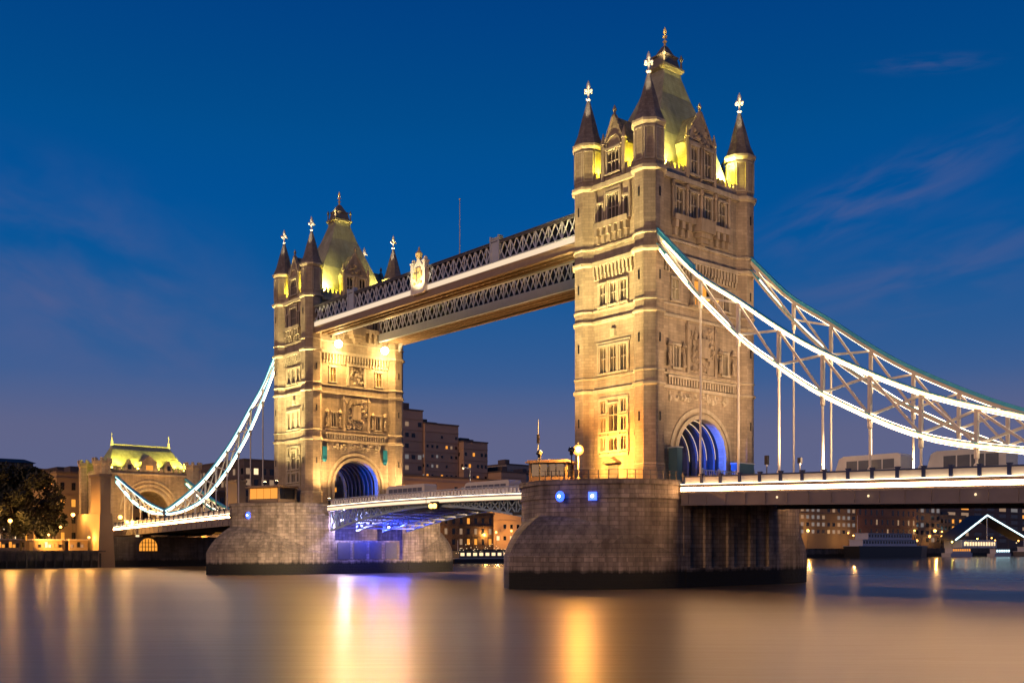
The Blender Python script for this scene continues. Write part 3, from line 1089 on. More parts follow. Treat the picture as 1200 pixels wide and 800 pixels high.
    cn.prism([(-1.3, 0), (1.3, 0), (1.1, .9), (-1.1, .9)], 2.6, 2.75)
    cn.add([(-1.3, 0, 2.76), (1.3, 0, 2.76), (0, 0, 3.5), (-1.1, .9, 2.76), (1.1, .9, 2.76), (0, .5, 3.3)], [(0, 3, 5, 2), (1, 4, 5, 2), (3, 4, 5)])
    cn.build('door_canopy', 'lead', root)

    # yellow roof floods in the gaps behind the parapet
    for side, u in ((0, -2.7), (0, 2.7), (1, -5.2), (1, 5.2), (2, 2.7), (3, -5.2), (3, 5.2)):
        p = face_xf(side)(u, -1.0, H(51.6))
        lf = MB()
        lf.box(p[0] - .32, p[0] + .32, p[1] - .32, p[1] + .32, H(51.0), H(51.5))
        lo_ = lf.build('roof_flood', 'black', root)
        MB().ball((p[0], p[1], H(51.8)), .42, 12, 8).build('lens', 'yellowL', lo_, True)
    return root


near = make_tower('near')
near['label'] = 'nearer and taller looking floodlit stone tower with the striped lit road arch'
far = make_tower('far')
far.location = (-82, 0, TZ)
far['label'] = 'farther floodlit stone tower with two bright lamps below the high walkways'

for tx in (0, -82):
    k = 1.0
    for side, u in ((0, -2.7), (0, 2.7), (1, -5.2), (1, 5.2), (2, 2.7), (3, -5.2), (3, 5.2)):
        p = face_xf(side)(u, -0.9, 52.6)
        lamp('roof_flood_light', (tx + p[0], p[1], p[2]), 900, (1.0, 0.86, 0.05), 0.25)
    flood('spire_spot', (tx + 2.6, -3.4, 66.2), (tx, 0, 71.4), 3200, (1.0, 0.78, 0.40), 40, .7, .1)
    flood('cone_spot', (tx + 5.7, 5.6, 52.6), (tx + 5.2, 8.6, 59.5), 5000, (1.0, 0.88, 0.30), 50, .8, .2)
    # little spots that pick out the gilded finials
    for x in (-AX, AX):
        for y in (-AY, AY):
            ox = 2.4 if x > 0 else -2.4
            flood('finial_spot', (tx + x + 1.7, y - 2.4, 57.0), (tx + x, y, 63.5), 5200, (1.0, 0.86, 0.60), 24, 0.6, 0.1)

# floodlights at the foot of the towers
FIX = []


def flood_fixture(loc, aim, label, lens='floodL', post=0.0):
    t = empty('floodlight', label, 'floodlight', loc, 0, 'tower floodlights')
    d = (Vector(aim) - Vector(loc)).normalized()
    MB().box(-.25, .25, -.05, .05, 0, .5).build('bracket', 'black', t)
    if post:
        MB().lathe(0, 0, [(.16, -post), (.08, -post + .4), (.07, 0)], 8).build('post', 'black', t)
    c = Vector((0, 0, .65))
    MB().bar(c - d * .25, c + d * .2, .6, .45).build('housing', 'black', t)
    MB().bar(c + d * .202, c + d * .23, .5, .36).build('lens', lens, t)
    return t


WARM = (1.0, 0.79, 0.34)
for tx, word in ((0, 'nearer'), (-82, 'farther')):
    for u, side in ((-2.8, 'outer'), (2.8, 'inner')):
        p = (tx + u, -19.6, PZ + 2.9) if tx == 0 else (tx + 1 + u * .8, -15.0, PZ + 3.25)
        aim = (tx + u * 0.6, -FY, 36)
        flood_fixture(p, aim, 'small black floodlight on the %s pier nose, %s one of its pair' % (word, 'bascule side' if (u < 0) == (tx == 0) else 'shore side'), post=2.9 if tx == 0 else 0)
        d = (Vector(aim) - Vector(p)).normalized()
        flood('tower_flood', Vector(p) + Vector((0, 0, .65)) + d * .5, aim, 9000, WARM, 92, 0.9, 0.4)
        flood('tower_flood_high', Vector(p) + Vector((0, 0, .65)) + d * .5, (tx + u * .6, -FY, 52), 50000, WARM, 52, 0.9, 0.4)
        flood('tower_flood_top', Vector(p) + Vector((0, 0, .65)) + d * .5, (tx + u * 1.6, -FY, 58), 52000, WARM, 30, 0.9, 0.4)

for tx in (0, -82):
    for x in (-1, 1):
        for y in (-1, 1):
            flood('roof_spot', (tx + x * 5.6, y * 6.7, 51.7), (tx + x * 1.8, y * 2.6, 61), 25000, (1.0, 0.86, 0.22), 85, .8, .3)
# floods along the shore deck and pier edge for the road faces of the towers
for y, wd in ((-8.9, 'camera'), (8.9, 'hidden')):
    p = (31.0, y, 11.6)
    aim = (FX, y * .55, 34)
    flood_fixture(p, aim, 'floodlight on the near deck footway, %s side, aimed at the near tower' % wd)
    d = (Vector(aim) - Vector(p)).normalized()
    flood('road_face_flood', Vector(p) + Vector((0, 0, .65)) + d * .5, aim, 29000, (1.0, 0.63, 0.34), 80, .9, .4)
    p = (-71.7, y * .93, PZ)
    aim = (-76.05, y * .7, 34)
    flood_fixture(p, aim, 'floodlight on the far pier edge, %s side of the bascule road' % wd)
    d = (Vector(aim) - Vector(p)).normalized()
    flood('road_face_flood', Vector(p) + Vector((0, 0, .65)) + d * .5, aim, 13000, (1.0, 0.60, 0.24), 110, .9, .4)
# uplights on the inner pier edges that wash the walkway soffits
for x in (-12, -70):
    flood('soffit_flood', (x, 0, PZ + 1.2), (-41, 0, 43), 32000, (1.0, 0.56, 0.22), 60, .9, .5)

# ------------------------------------------------------------------ high walkways
WT, WB = 48.2, 43.4


def lattice_side(mb, y, x0, x1, z0, z1, pitch=1.3, t=.13):
    n = int((x1 - x0) / pitch)
    p = (x1 - x0) / n
    for k in range(n):
        a, b = x0 + k * p, x0 + (k + 1) * p
        mb.bar((a, y - .05, z0), (b, y - .05, z1), t, t)
        mb.bar((a, y + .05, z1), (b, y + .05, z0), t, t)
    for k in range(0, n + 1, 1):
        a = x0 + k * p
        if k % 2 == 0:
            mb.box(a - .06, a + .06, y - .09, y + .09, z0, z1)


def make_walkway(s):
    root = empty('high_walkway', '', 'walkway', (-41, s * 7.1, 0), group='high level walkways between the towers')
    x0, x1 = -35.0, 35.0
    yo, yi = s * 2.0, s * -2.0          # outer and inner sides
    fa = MB()
    fa.box(x0, x1, yo - .2, yo + .2, WB + 1.15, WB + 1.95)
    fa.build('fascia', 'cream', root)
    lo = MB()
    lo.box(x0, x1, yo - .35, yo + .35, WB + 1.952, WB + 2.1)
    lo.box(x0, x1, yi - .3, yi + .3, WB + .3, WB + 1.6)
    lo.box(x0, x1, yi - .3, yi + .3, WB + 1.602, WB + 1.75)
    lo.build('bottom_chord', 'greyp', root)
    tp = MB()
    for y in (yo, yi):
        tp.box(x0, x1, y - .22, y + .22, WT - .3, WT)
        tp.box(x0, x1, y - .35, y + .35, WT + .001, WT + .12)
    tp.box(x0, x1, -1.75, 1.75, WT - .35, WT - .15)
    tp.build('roof', 'greyd', root)
    for y in (yo, yi):
        lt = MB()
        lattice_side(lt, y, x0, x1, WB + (2.1 if y == yo else 1.75), WT - .3)
        lt.build('lattice', 'lattice', root)
    gl = MB()
    gl.box(x0, x1, -1.45, 1.45, WB + 1.7, WT - .45)
    gl.build('glazed_corridor', 'glass', root)
    fl = MB()
    fl.box(x0, x1, -2.2, 2.2, WB + 1.0, WB + 1.14)
    n = 46
    for k in range(n + 1):
        x = x0 + (x1 - x0) * k / n
        fl.box(x - .1, x + .1, -1.7, 1.7, WB + .55, WB + 1.0)
    for y in (-1.2, 0, 1.2):
        fl.box(x0, x1, y - .12, y + .12, WB + .3, WB + .98)
    fl.build('soffit', 'brownsteel', root)
    og = MB()
    og.box(x0, x1, yo - .16, yo + .16, WB + .1, WB + 1.14)
    og.box(x0, x1, yo - .32, yo + .32, WB, WB + .1)
    og.build('edge_girder', 'brownsteel', root)
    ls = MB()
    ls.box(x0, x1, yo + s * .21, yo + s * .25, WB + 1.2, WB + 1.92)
    ls.build('light_strip', 'fascia_glow', root)  # lit look of the cream fascia given as a glowing band
    # solid end haunches where the walkway meets the towers
    for xa, xb in ((x0, x0 + 2.4), (x1 - 2.4, x1)):
        hb = MB()
        zt = WB + 0.3
        for y in ((1.9,) if s > 0 else ()):
            e = xa if xa == x0 else xb
            f = xb if xa == x0 else xa
            hb.add([(e, y - .15, zt), (f, y - .15, zt), (e, y - .15, zt - 2.6), (e, y + .15, zt), (f, y + .15, zt), (e, y + .15, zt - 2.6)],
                   [(0, 1, 2), (3, 5, 4), (0, 1, 4, 3), (1, 2, 5, 4), (0, 3, 5, 2)])
        if s > 0:
            hb.build('end_bracket', 'greyp', root)
    # panels that break the lattice
    for x in (17.3, -21.5) if s < 0 else (17.3, -17.3):
        pn = MB()
        pn.box(x - .95, x + .95, yo + s * .0 - .3, yo + .3, WB + 1.96, WT + .45)
        pn.box(x - 1.1, x + 1.1, yo - .42, yo + .42, WT + .45, WT + .62)
        for q in (-.9, .9):
            pn.box(x + q - .14, x + q + .14, yo - .4, yo + .4, WB + 1.96, WT + .9)
        pn.build('panel', 'greyp', root)
    return root


wk = make_walkway(-1)
wk['label'] = 'nearer high walkway with bright cream fascia, carrying the golden crest'
wk2 = make_walkway(1)
wk2['label'] = 'farther high walkway, the grey lattice span seen below the nearer one'

# golden crest at the middle of the nearer walkway
cr_ = empty('heraldic_crest', 'white and gold heraldic crest with a crown on the walkway', 'crest', (-42.0, -9.5, 44.6))
b = MB(); b.box(-1.35, 1.35, -.3, .3, 0, 3.7); b.box(-1.6, 1.6, -.42, .42, -.35, 0); b.build('panel', 'goldw', cr_)
b = MB()
for x in (-1.6, 1.6):
    b.box(x - .3, x + .3, -.4, .4, -.2, 4.4); b.box(x - .4, x + .4, -.5, .5, 4.4, 4.65)
b.build('pilaster', 'goldw', cr_)
b = MB()
b.add([(-1.3, -.3, 3.7), (1.3, -.3, 3.7), (0, -.3, 5.4), (-1.3, .3, 3.7), (1.3, .3, 3.7), (0, .3, 5.4)], [(0, 1, 2), (3, 5, 4), (1, 4, 5, 2), (0, 2, 5, 3), (0, 3, 4, 1)])
b.build('pediment', 'goldw', cr_)
b = MB()
b.prism([(-.75, -.4), (.75, -.4), (.6, -.55), (-.6, -.55)], 2.0, 3.6)
b.add([(-.75, -.4, 2.0), (.75, -.4, 2.0), (0, -.4, 1.0), (-.6, -.55, 2.0), (.6, -.55, 2.0), (0, -.55, 1.2)], [(0, 3, 5, 2), (1, 2, 5, 4), (3, 4, 5)])
for s in (-1, 1):
    b.ball((s * .95, -.42, 2.6), .22, 6, 4, 2.4); b.ball((s * .85, -.42, 1.3), .2, 6, 4)
b.build('shield', 'gold', cr_)
b = MB(); b.box(-.1, .1, -.6, -.551, 1.5, 3.5); b.box(-.6, .6, -.6, -.551, 2.7, 2.95); b.build('shield_cross', 'lead', cr_)
b = MB()
b.lathe(0, -.1, [(.5, 5.2), (.55, 5.6), (.62, 5.9), (.3, 6.3), (.1, 6.5), (.18, 6.7), (.03, 7.0)], 8)
b.build('crown', 'gold', cr_)
for x in (-1.6, 1.6):
    MB().ball((x, 0, 4.95), .35, 8, 6).build('ball_finial', 'goldw', cr_)
flood('crest_spot', (-40.5, -14.0, 43.6), (-42, -9.6, 48), 3500, (1.0, 0.82, 0.5), 60, 0.6, 0.2)

fp = empty('flagpole', 'bare flagpole standing on the high walkway right of the golden crest', 'flagpole', (-32.5, -8.9, WT))
MB().lathe(0, 0, [(.16, 0), (.16, .4), (.09, .5), (.06, 8.4)], 8).build('pole', 'greyp', fp)
MB().ball((0, 0, 8.5), .14, 8, 5).build('truck', 'gold', fp)

# the two brilliant lamps on the far tower under the walkways
for y, wd in ((-4.7, 'left'), (5.4, 'right')):
    t = empty('flood_lamp', 'brilliant %s floodlamp high on the far tower under the walkway' % ('nearer' if y < 0 else 'farther'), 'lamp', (-74.6, y, 42.0), 0, 'brilliant lamps under the walkways')
    MB().box(-1.5, 0, -.08, .08, .1, .3).build('bracket', 'black', t)
    MB().lathe(.1, 0, [(.25, -.1), (.6, .1), (.6, .35), (.2, .5)], 10).build('housing', 'black', t)
    MB().ball((.15, 0, -.05), .72, 18, 14).build('globe', 'floodL', t, True)
    flood('river_flood', (-73.4, y, 41.2), (-40, y - 14, 0), 46000, (1.0, 0.53, 0.15), 120, 0.6, 0.6)
    flood('far_face_flood', (-73.5, y, 41.0), (-77.0, y * 0.8, 24), 8000, (1.0, 0.60, 0.20), 120, 0.9, 0.5)
    lamp('far_face_lamp', (-73.3, y, 40.9), 1300, (1.0, 0.62, 0.22), 0.5)
for u in (0.1, 1.8):
    t = empty('balcony_lamp', 'small orange lamp over the road arch balcony, %s' % ('left of the pair' if u < 1 else 'right of the pair'), 'lamp', (FX + 1.1, u, 36.0), 0, 'orange balcony lamps on the near tower')
    MB().box(-1.1, 0, -.05, .05, .15, .25).build('bracket', 'black', t)
    MB().lathe(0, 0, [(.1, .3), (.3, .15), (.3, 0)], 10).build('shade', 'black', t)
    MB().ball((0, 0, -.08), .24, 12, 8).build('bulb', 'orangeL', t, True)
    flood('balcony_light', (FX + 1.0, u, 35.8), (FX, u, 33.2), 1100, (1.0, 0.5, 0.1), 100, .8, .15)
t = empty('flood_lamp', 'added floodlamp on the bascule side of the nearer pier nose, brightening the far pier', 'lamp', (-8.6, -18.2, 9.0))
MB().bar((.6, .3, 0), (-.5, -.1, 0), .5, .4).build('housing', 'black', t)
MB().bar((-.5, -.1, 0), (-.54, -.1, 0), .4, .3).build('lens', 'black', t)
flood('pier_fill', (-9.3, -18.3, 9.0), (-82, -16, 5.5), 300000, (1.0, 0.70, 0.42), 19, .9, .4)  # added spot that brightens the far pier's walls
t = empty('center_light', 'amber light cluster where the two bascule leaves meet', 'light', (-38.5, -9.3, 10.9))
MB().box(-.9, .9, -.1, .3, -.3, .9).build('housing', 'black', t)
for q in (-.5, .5):
    MB().ball((q, -.25, .2), .38, 10, 8).build('lens', 'amber', t, True)
t = empty('flood_lamp', 'added floodlamp on the hidden side of the nearer pier, brightening the far pier', 'lamp', (-10.9, 7.9, 6.2))
MB().bar((0, 0, 0), (-.5, 0, 0), .5, .4).build('housing', 'black', t)
MB().bar((-.5, 0, 0), (-.54, 0, 0), .4, .3).build('lens', 'floodL', t)
flood('pier_fill', (-11.6, 7.9, 6.2), (-74, 14, 4.5), 300000, (1.0, 0.66, 0.36), 24, .9, .4)  # added spot that brightens the rear end of the far pier

# ------------------------------------------------------------------ suspension chains
TOPC = [(6.6, 42.6), (9.5, 39.6), (13.1, 36.1), (19.1, 31.9), (24.3, 28.1), (29.5, 24.8), (40.1, 19.5), (49.6, 16.3), (57, 14.2), (62, 13.1)]
BOTC = [(6.6, 41.3), (9.5, 37.7), (13.1, 33.7), (19.1, 27.9), (24.3, 24.0), (29.5, 20.5), (40.1, 15.4), (49.6, 13.3), (57, 12.6), (62, 12.5)]
TOP2 = [(62, 13.1), (72, 15.2), (82, 18.4), (94.5, 22.8)]
BOT2 = [(62, 12.5), (72, 13.2), (82, 15.8), (94.5, 21.6)]


def spline(pts, x):
    n = len(pts)
    for i in range(n - 1):
        if x <= pts[i + 1][0] or i == n - 2:
            break
    p0 = pts[max(0, i - 1)]; p1 = pts[i]; p2 = pts[i + 1]; p3 = pts[min(n - 1, i + 2)]
    h = p2[0] - p1[0]
    m1 = (p2[1] - p0[1]) / (p2[0] - p0[0])
    m2 = (p3[1] - p1[1]) / (p3[0] - p1[0])
    t = (x - p1[0]) / h
    return (2 * t ** 3 - 3 * t * t + 1) * p1[1] + (t ** 3 - 2 * t * t + t) * h * m1 + (-2 * t ** 3 + 3 * t * t) * p2[1] + (t ** 3 - t * t) * h * m2


def ztop(x): return spline(TOPC, x) if x <= 62 else spline(TOP2, x)
def zbot(x): return spline(BOTC, x) if x <= 62 else spline(BOT2, x)


def deck_z(x):              # road level on the shore span
    return 11.95 - 0.0255 * (x - 10.7)


HANG = [13.4 + 5.35 * k for k in range(9)]
HANG2 = [66.9 + 5.35 * k for k in range(5)]


def chord(mb, fn, x0, x1, y, wd, ht, dz=0.0, n=40):
    xs = [x0 + (x1 - x0) * k / n for k in range(n + 1)]
    vs, fs = [], []
    for x in xs:
        z = fn(x) + dz
        vs += [(x, y - wd / 2, z - ht / 2), (x, y + wd / 2, z - ht / 2), (x, y + wd / 2, z + ht / 2), (x, y - wd / 2, z + ht / 2)]
    for k in range(n):
        a, b = 4 * k, 4 * k + 4
        for i in range(4):
            fs.append((a + i, a + (i + 1) % 4, b + (i + 1) % 4, b + i))
    fs += [(0, 1, 2, 3), (4 * n + 3, 4 * n + 2, 4 * n + 1, 4 * n)]
    mb.add(vs, fs)


def make_chain(s, strip, name_label, chordmat='cream'):
    y = s * 9.2
    root = empty('suspension_chain', name_label, 'suspension chain', (0, y, 0), group='lattice suspension chains')
    for nm, fn in (('top_chord', ztop), ('bottom_chord', zbot)):
        c = MB()
        chord(c, fn, 6.6, 62, 0, .5, .46)
        chord(c, fn, 62, 94.5, 0, .5, .46, n=20)
        c.build(nm, chordmat, root)
        cv = MB()
        chord(cv, fn, 6.6, 62, 0, .72, .08, .3)
        chord(cv, fn, 62, 94.5, 0, .72, .08, .3, n=20)
        if nm == 'top_chord':
            if s > 0:
                chord(cv, fn, 6.6, 62, .05, .5, .34, .5)
            else:
                chord(cv, fn, 6.6, 12.5, 0, .5, .5, .58, n=10)
        cv.build('cover_plate', 'teal', root)
        st = MB()
        chord(st, fn, 8.0 if nm == 'top_chord' else 7.4, 62, s * .28, .05, .14 if strip == 'strip' else .15)
        chord(st, fn, 62, 94, s * .28, .05, .14 if strip == 'strip' else .15, n=20)
        st.build('light_strip', strip, root)
        si = MB()
        dz = -.275 if nm == 'top_chord' else .36
        chord(si, fn, 8.2, 62, 0, .2, .03, dz)
        chord(si, fn, 62, 94, 0, .2, .03, dz, n=20)
        if nm == 'bottom_chord':
            chord(si, fn, 8.2, 62, 0, .2, .03, -.275)
            chord(si, fn, 62, 94, 0, .2, .03, -.275, n=20)
        si.build('light_strip', 'strip_fill', root)  # added glowing strips that light the lattice and hangers
    lt = MB()
    for X in ([6.9] + HANG + [61], [63] + HANG2 + [93.5]):
        for a, b in zip(X, X[1:]):
            if ztop(a) - zbot(a) > .9 or ztop(b) - zbot(b) > .9:
                lt.bar((a, -.12, ztop(a) - .2), (b, -.12, zbot(b) + .2), .2, .24)
                lt.bar((a, .12, zbot(a) + .2), (b, .12, ztop(b) - .2), .2, .24)
    for x in HANG + HANG2:
        if ztop(x) - zbot(x) > 1.2:
            lt.box(x - .16, x + .16, -.2, .2, zbot(x) + .2, ztop(x) - .2)
    lt.build('lattice', 'cream', root)
    for x in HANG + HANG2:
        if zbot(x) - deck_z(x) > .9:
            h = MB()
            zb = zbot(x) - .3
            h.tube((x, 0, deck_z(x) + .0), (x, 0, zb), .13, 8)
            h.lathe(x, 0, [(.12, zb - .9), (.24, zb - .8), (.24, zb - .1), (.3, zb + .05), (.3, zb + .2)], 8)
            h.lathe(x, 0, [(.3, deck_z(x)), (.26, deck_z(x) + 1.2), (.14, deck_z(x) + 1.4)], 8)
            h.build('hanger', 'cream', root)
    # pin joint at the low point
    pj_ = MB()
    pj_.tube((62, -.55, 12.8), (62, .55, 12.8), .55, 14)
    pj_.box(61.5, 62.5, -.3, .3, deck_z(62) - .3, 12.4)
    pj_.build('pin_joint', 'bluep', root)
    return root


chA = make_chain(-1, 'strip', 'nearest lattice suspension chain with bright white light lines, right of the near tower')
chB = make_chain(1, 'strip', 'lattice suspension chain behind, teal edged, right of the near tower')
# the shore span beyond the far tower: the same chains turned about the middle of the bridge
for k, lab in ((1, 'brightly lit suspension chain on the camera side of the far tower, reaching the gatehouse'),
               (-1, 'suspension chain on the hidden side of the far tower, reaching the gatehouse')):
    c = make_chain(k, 'strip_cool', lab, 'chainblue')
    c.rotation_euler = (0, 0, pi)
    c.location = (-82, -k * 9.2, 0)

# ------------------------------------------------------------------ decks
def sloped(mb, x0, x1, y0, y1, zf, dz0, dz1, n=1):
    vs = [(x0, y0, zf(x0) + dz0), (x1, y0, zf(x1) + dz0), (x1, y1, zf(x1) + dz0), (x0, y1, zf(x0) + dz0),
          (x0, y0, zf(x0) + dz1), (x1, y0, zf(x1) + dz1), (x1, y1, zf(x1) + dz1), (x0, y1, zf(x0) + dz1)]
    mb.add(vs, [(0, 3, 2, 1), (4, 5, 6, 7), (0, 1, 5, 4), (1, 2, 6, 5), (2, 3, 7, 6), (3, 0, 4, 7)])


def make_span():
    root = empty('bridge_deck', '', 'bridge deck', (0, 0, 0), group='suspended shore spans of the bridge')
    x0, x1 = 10.85, 95.0
    b = MB(); sloped(b, x0, x1, -6.2, 6.2, deck_z, -.5, -.02); b.build('roadway', 'asphalt', root)
    b = MB()
    for s in (-1, 1):
        sloped(b, x0, x1, *sorted((s * 6.2, s * 9.2)), deck_z, -.5, .12)
    b.build('footway', 'paving', root)
    for s in (-1, 1):
        b = MB()
        sloped(b, x0, x1, *sorted((s * 9.22, s * 9.6)), deck_z, -2.15, -.98)
        sloped(b, x0, x1, *sorted((s * 8.9, s * 9.75)), deck_z, -2.3, -2.152)
        x = x0 + 1
        while x < x1:
            sloped(b, x, x + .14, *sorted((s * 9.6, s * 9.7)), deck_z, -2.15, -.98)
            x += 2.675
        b.build('edge_girder', 'girder', root)
        b = MB()
        sloped(b, x0, x1, *sorted((s * 9.22, s * 9.66)), deck_z, -.97, -.02)
        sloped(b, x0, x1, *sorted((s * 9.1, s * 9.85)), deck_z, -.018, .1)
        b.build('fascia', 'girder', root)
        b = MB()
        sloped(b, x0, x1, *sorted((s * 9.665, s * 9.70)), deck_z, -.66, -.24)
        b.build('light_strip', 'strip', root)
        b = MB()
        sloped(b, x0, x1, *sorted((s * 9.38, s * 9.48)), deck_z, .12, .95)
        b.build('parapet', 'cream', root)
        b = MB()
        sloped(b, x0, x1, *sorted((s * 9.3, s * 9.58)), deck_z, .952, 1.1)
        b.build('handrail', 'bluep', root)
        x = x0 + .3
        while x < x1:
            p = MB()
            z = deck_z(x)
            p.box(x - .17, x + .17, *sorted((s * 9.28, s * 9.64)), z + .1, z + 1.2)
            p.box(x - .22, x + .22, *sorted((s * 9.24, s * 9.68)), z + 1.2, z + 1.32)
            p.build('parapet_post', 'bluep', root)
            x += 2.675
        # added glowing strip at the outer foot of the parapet, brightens its panels
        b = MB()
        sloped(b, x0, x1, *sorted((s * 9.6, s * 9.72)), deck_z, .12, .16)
        b.build('parapet_fill', 'strip_fill', root)
    b = MB()
    x = x0 + 1.3
    while x < x1:
        sloped(b, x - .15, x + .15, -9.1, 9.1, deck_z, -1.9, -.52)
        x += 5.35
    for y in (-6, -3, 0, 3, 6):
        sloped(b, x0, x1, y - .15, y + .15, deck_z, -1.5, -.521)
    b.build('cross_girder', 'greyd', root)
    for x in (24.3, 35.0, 45.7):
        d = MB(); d.ball((x, -9.85, deck_z(x) - 1.5), .13, 6, 4); d.build('marker_lamp', 'paleW', root)
    return root


span = make_span()
span['label'] = 'long nearer road deck with cream parapet panels leaving the frame at the edge'
span2 = copy_tree(span)
span2.location = (-82, 0, 0)
span2.rotation_euler = (0, 0, pi)
span2['label'] = 'farther road deck with white lit edge between the far pier and gatehouse'


def make_leaf():
    """one bascule leaf, from the near pier to mid river"""
    root = empty('bascule_leaf', '', 'bascule leaf', group='opening leaves of the bascule bridge')
    x0, x1 = -40.9, -10.9
    zf = lambda x: 11.95 + 0.35 * (1 - ((x + 41) / 30.0) ** 2)
    n = 8
    xs = [x0 + (x1 - x0) * k / n for k in range(n + 1)]
    rd = MB()
    for a, b in zip(xs, xs[1:]):
        sloped(rd, a, b, -8.6, 8.6, zf, -.4, .05)
    rd.build('roadway', 'asphalt', root)
    for s in (-1, 1):
        fa, ls, hr = MB(), MB(), MB()
        for a, b in zip(xs, xs[1:]):
            sloped(fa, a, b, *sorted((s * 8.62, s * 9.0)), zf, -.75, 0.1)
            sloped(ls, a, b, *sorted((s * 9.005, s * 9.04)), zf, -.62, -.2)
            sloped(hr, a, b, *sorted((s * 8.7, s * 8.95)), zf, 1.12, 1.28)
            sloped(hr, a, b, *sorted((s * 8.74, s * 8.9)), zf, .101, .25)
        fa.build('fascia', 'cream', root); ls.build('light_strip', 'deckled', root); hr.build('handrail', 'greyp', root)
    # parapet of cast panels with dark gaps
    for s in (-1, 1):
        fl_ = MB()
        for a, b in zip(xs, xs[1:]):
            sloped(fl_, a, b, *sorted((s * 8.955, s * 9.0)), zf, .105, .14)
        fl_.build('parapet_fill', 'strip_fill', root)  # added strip, brightens the white parapet panels from below
        pn = MB()
        x = x0 + .3
        while x < x1 - .5:
            z = zf(x)
            pn.box(x - .28, x + .28, *sorted((s * 8.78, s * 8.86)), z + .35, z + 1.02)
            pn.bar((x - .4, s * 8.82, z + .25), (x + .4, s * 8.82, z + 1.12), .06, .06)
            pn.bar((x + .4, s * 8.82, z + .25), (x - .4, s * 8.82, z + 1.12), .06, .06)
            x += .86
        pn.build('parapet', 'white', root)
    # tapering lattice girders
    lowz = lambda x: 11.4 - 3.4 * ((x + 41) / 30.0) ** 1.7 - .25
    for y in (-8.2, -2.9, 2.9, 8.2):
        g = MB()
        for a, b in zip(xs, xs[1:]):
            g.bar((a, y, lowz(a)), (b, y, lowz(b)), .45, .3)
            g.bar((a, y, zf(a) - .6), (b, y, zf(b) - .6), .4, .25)
        m = 16
        q = [x0 + (x1 - x0) * k / m for k in range(m + 1)]
        for k, (a, b) in enumerate(zip(q, q[1:])):
            g.bar((a, y, zf(a) - .6), (b, y, lowz(b)), .2, .2)
            g.bar((a, y, lowz(a)), (b, y, zf(b) - .6), .2, .2)
            g.box(b - .1, b + .1, y - .12, y + .12, lowz(b), zf(b) - .5)
        g.build('girder', 'girdt', root)
    x = x0 + 2
    cg = MB()
    while x < x1:
        cg.box(x - .12, x + .12, -8.4, 8.4, zf(x) - 1.1, zf(x) - .4)
        cg.bar((x, -8.2, lowz(x)), (x, 8.2, lowz(x)), .3, .24)
        x += 3.2
    cg.build('cross_beam', 'greyp', root)
    return root


leaf = make_leaf()
leaf['label'] = 'raised-road bascule leaf with dark teal underside girders, beside the nearer pier'
leaf2 = copy_tree(leaf)
leaf2.location = (-82, 0, 0)
leaf2.rotation_euler = (0, 0, pi)
leaf2['label'] = 'bascule leaf with violet lit underside, beside the farther pier'

for x, y, lab in ((-52.0, 8.3, 'slim lamp post on the far bascule leaf'), (-30.0, 8.3, 'slim lamp post on the near bascule leaf')):
    t = empty('deck_lamp_post', lab, 'lamp post', (x, y, 12.05), 0, 'lamp posts on the bascule leaves')
    MB().lathe(0, 0, [(.18, 0), (.12, .7), (.07, .9), (.05, 6.6)], 8).build('post', 'greyp', t)
    MB().box(-.05, .05, -1.5, 0, 6.5, 6.6).build('arm', 'greyp', t)
    MB().ball((0, -1.5, 6.42), .2, 12, 8, .7).build('lantern', 'paleW', t, True)
    lamp('deck_lamp_light', (x, y - 1.6, 18.0), 500, (1.0, 0.68, 0.36), .2)

# road through the towers
for tx in (0, -82):
    t = tag(MB().box(tx - 10.85, tx + 10.83, -8.7, 8.7, PZ - .54, PZ - .04).build('road', 'asphalt'), kind='structure')

# violet lamps in the far bascule chamber
for (x, y, z, p) in ((-70.8, -6.2, 9.6, 2600), (-70.4, 0.0, 8.9, 2400), (-66.0, 3.5, 8.9, 1200), (-62, -2, 8.4, 700)):
    t = empty('chamber_lamp', 'violet lamp in the far pier chamber, %s' % {9.6: 'brightest beside the chamber jamb', 8.9: 'low under the girders', 8.4: 'farthest out under the leaf'}[z], 'lamp', (x, y, z), 0, 'violet lamps under the far leaf')
    MB().lathe(0, 0, [(.12, .3), (.35, .2), (.35, .05), (.3, 0)], 8).build('housing', 'black', t)
    MB().ball((0, 0, -.1), .42 if z == 9.6 else .16, 8, 6).build('globe', 'violetL', t)
    lamp('violet_light', (x + .3, y, z - .8), p * 1.3, (0.05, 0.08, 1.0) if z != 9.6 else (0.55, 0.48, 1.0), .35)
flood('river_violet', (-70.0, -6.4, 9.3), (-45, -36, 0), 15000, (1.0, 0.80, 0.88), 100, .5, .4)
lamp('violet_light', (-69.0, -5.2, 4.6), 70, (0.2, 0.08, 1.0), .3)

lamp('chamber_blue_light', (-75.0, 0, 8.2), 900, (0.02, 0.05, 1.0), .3)

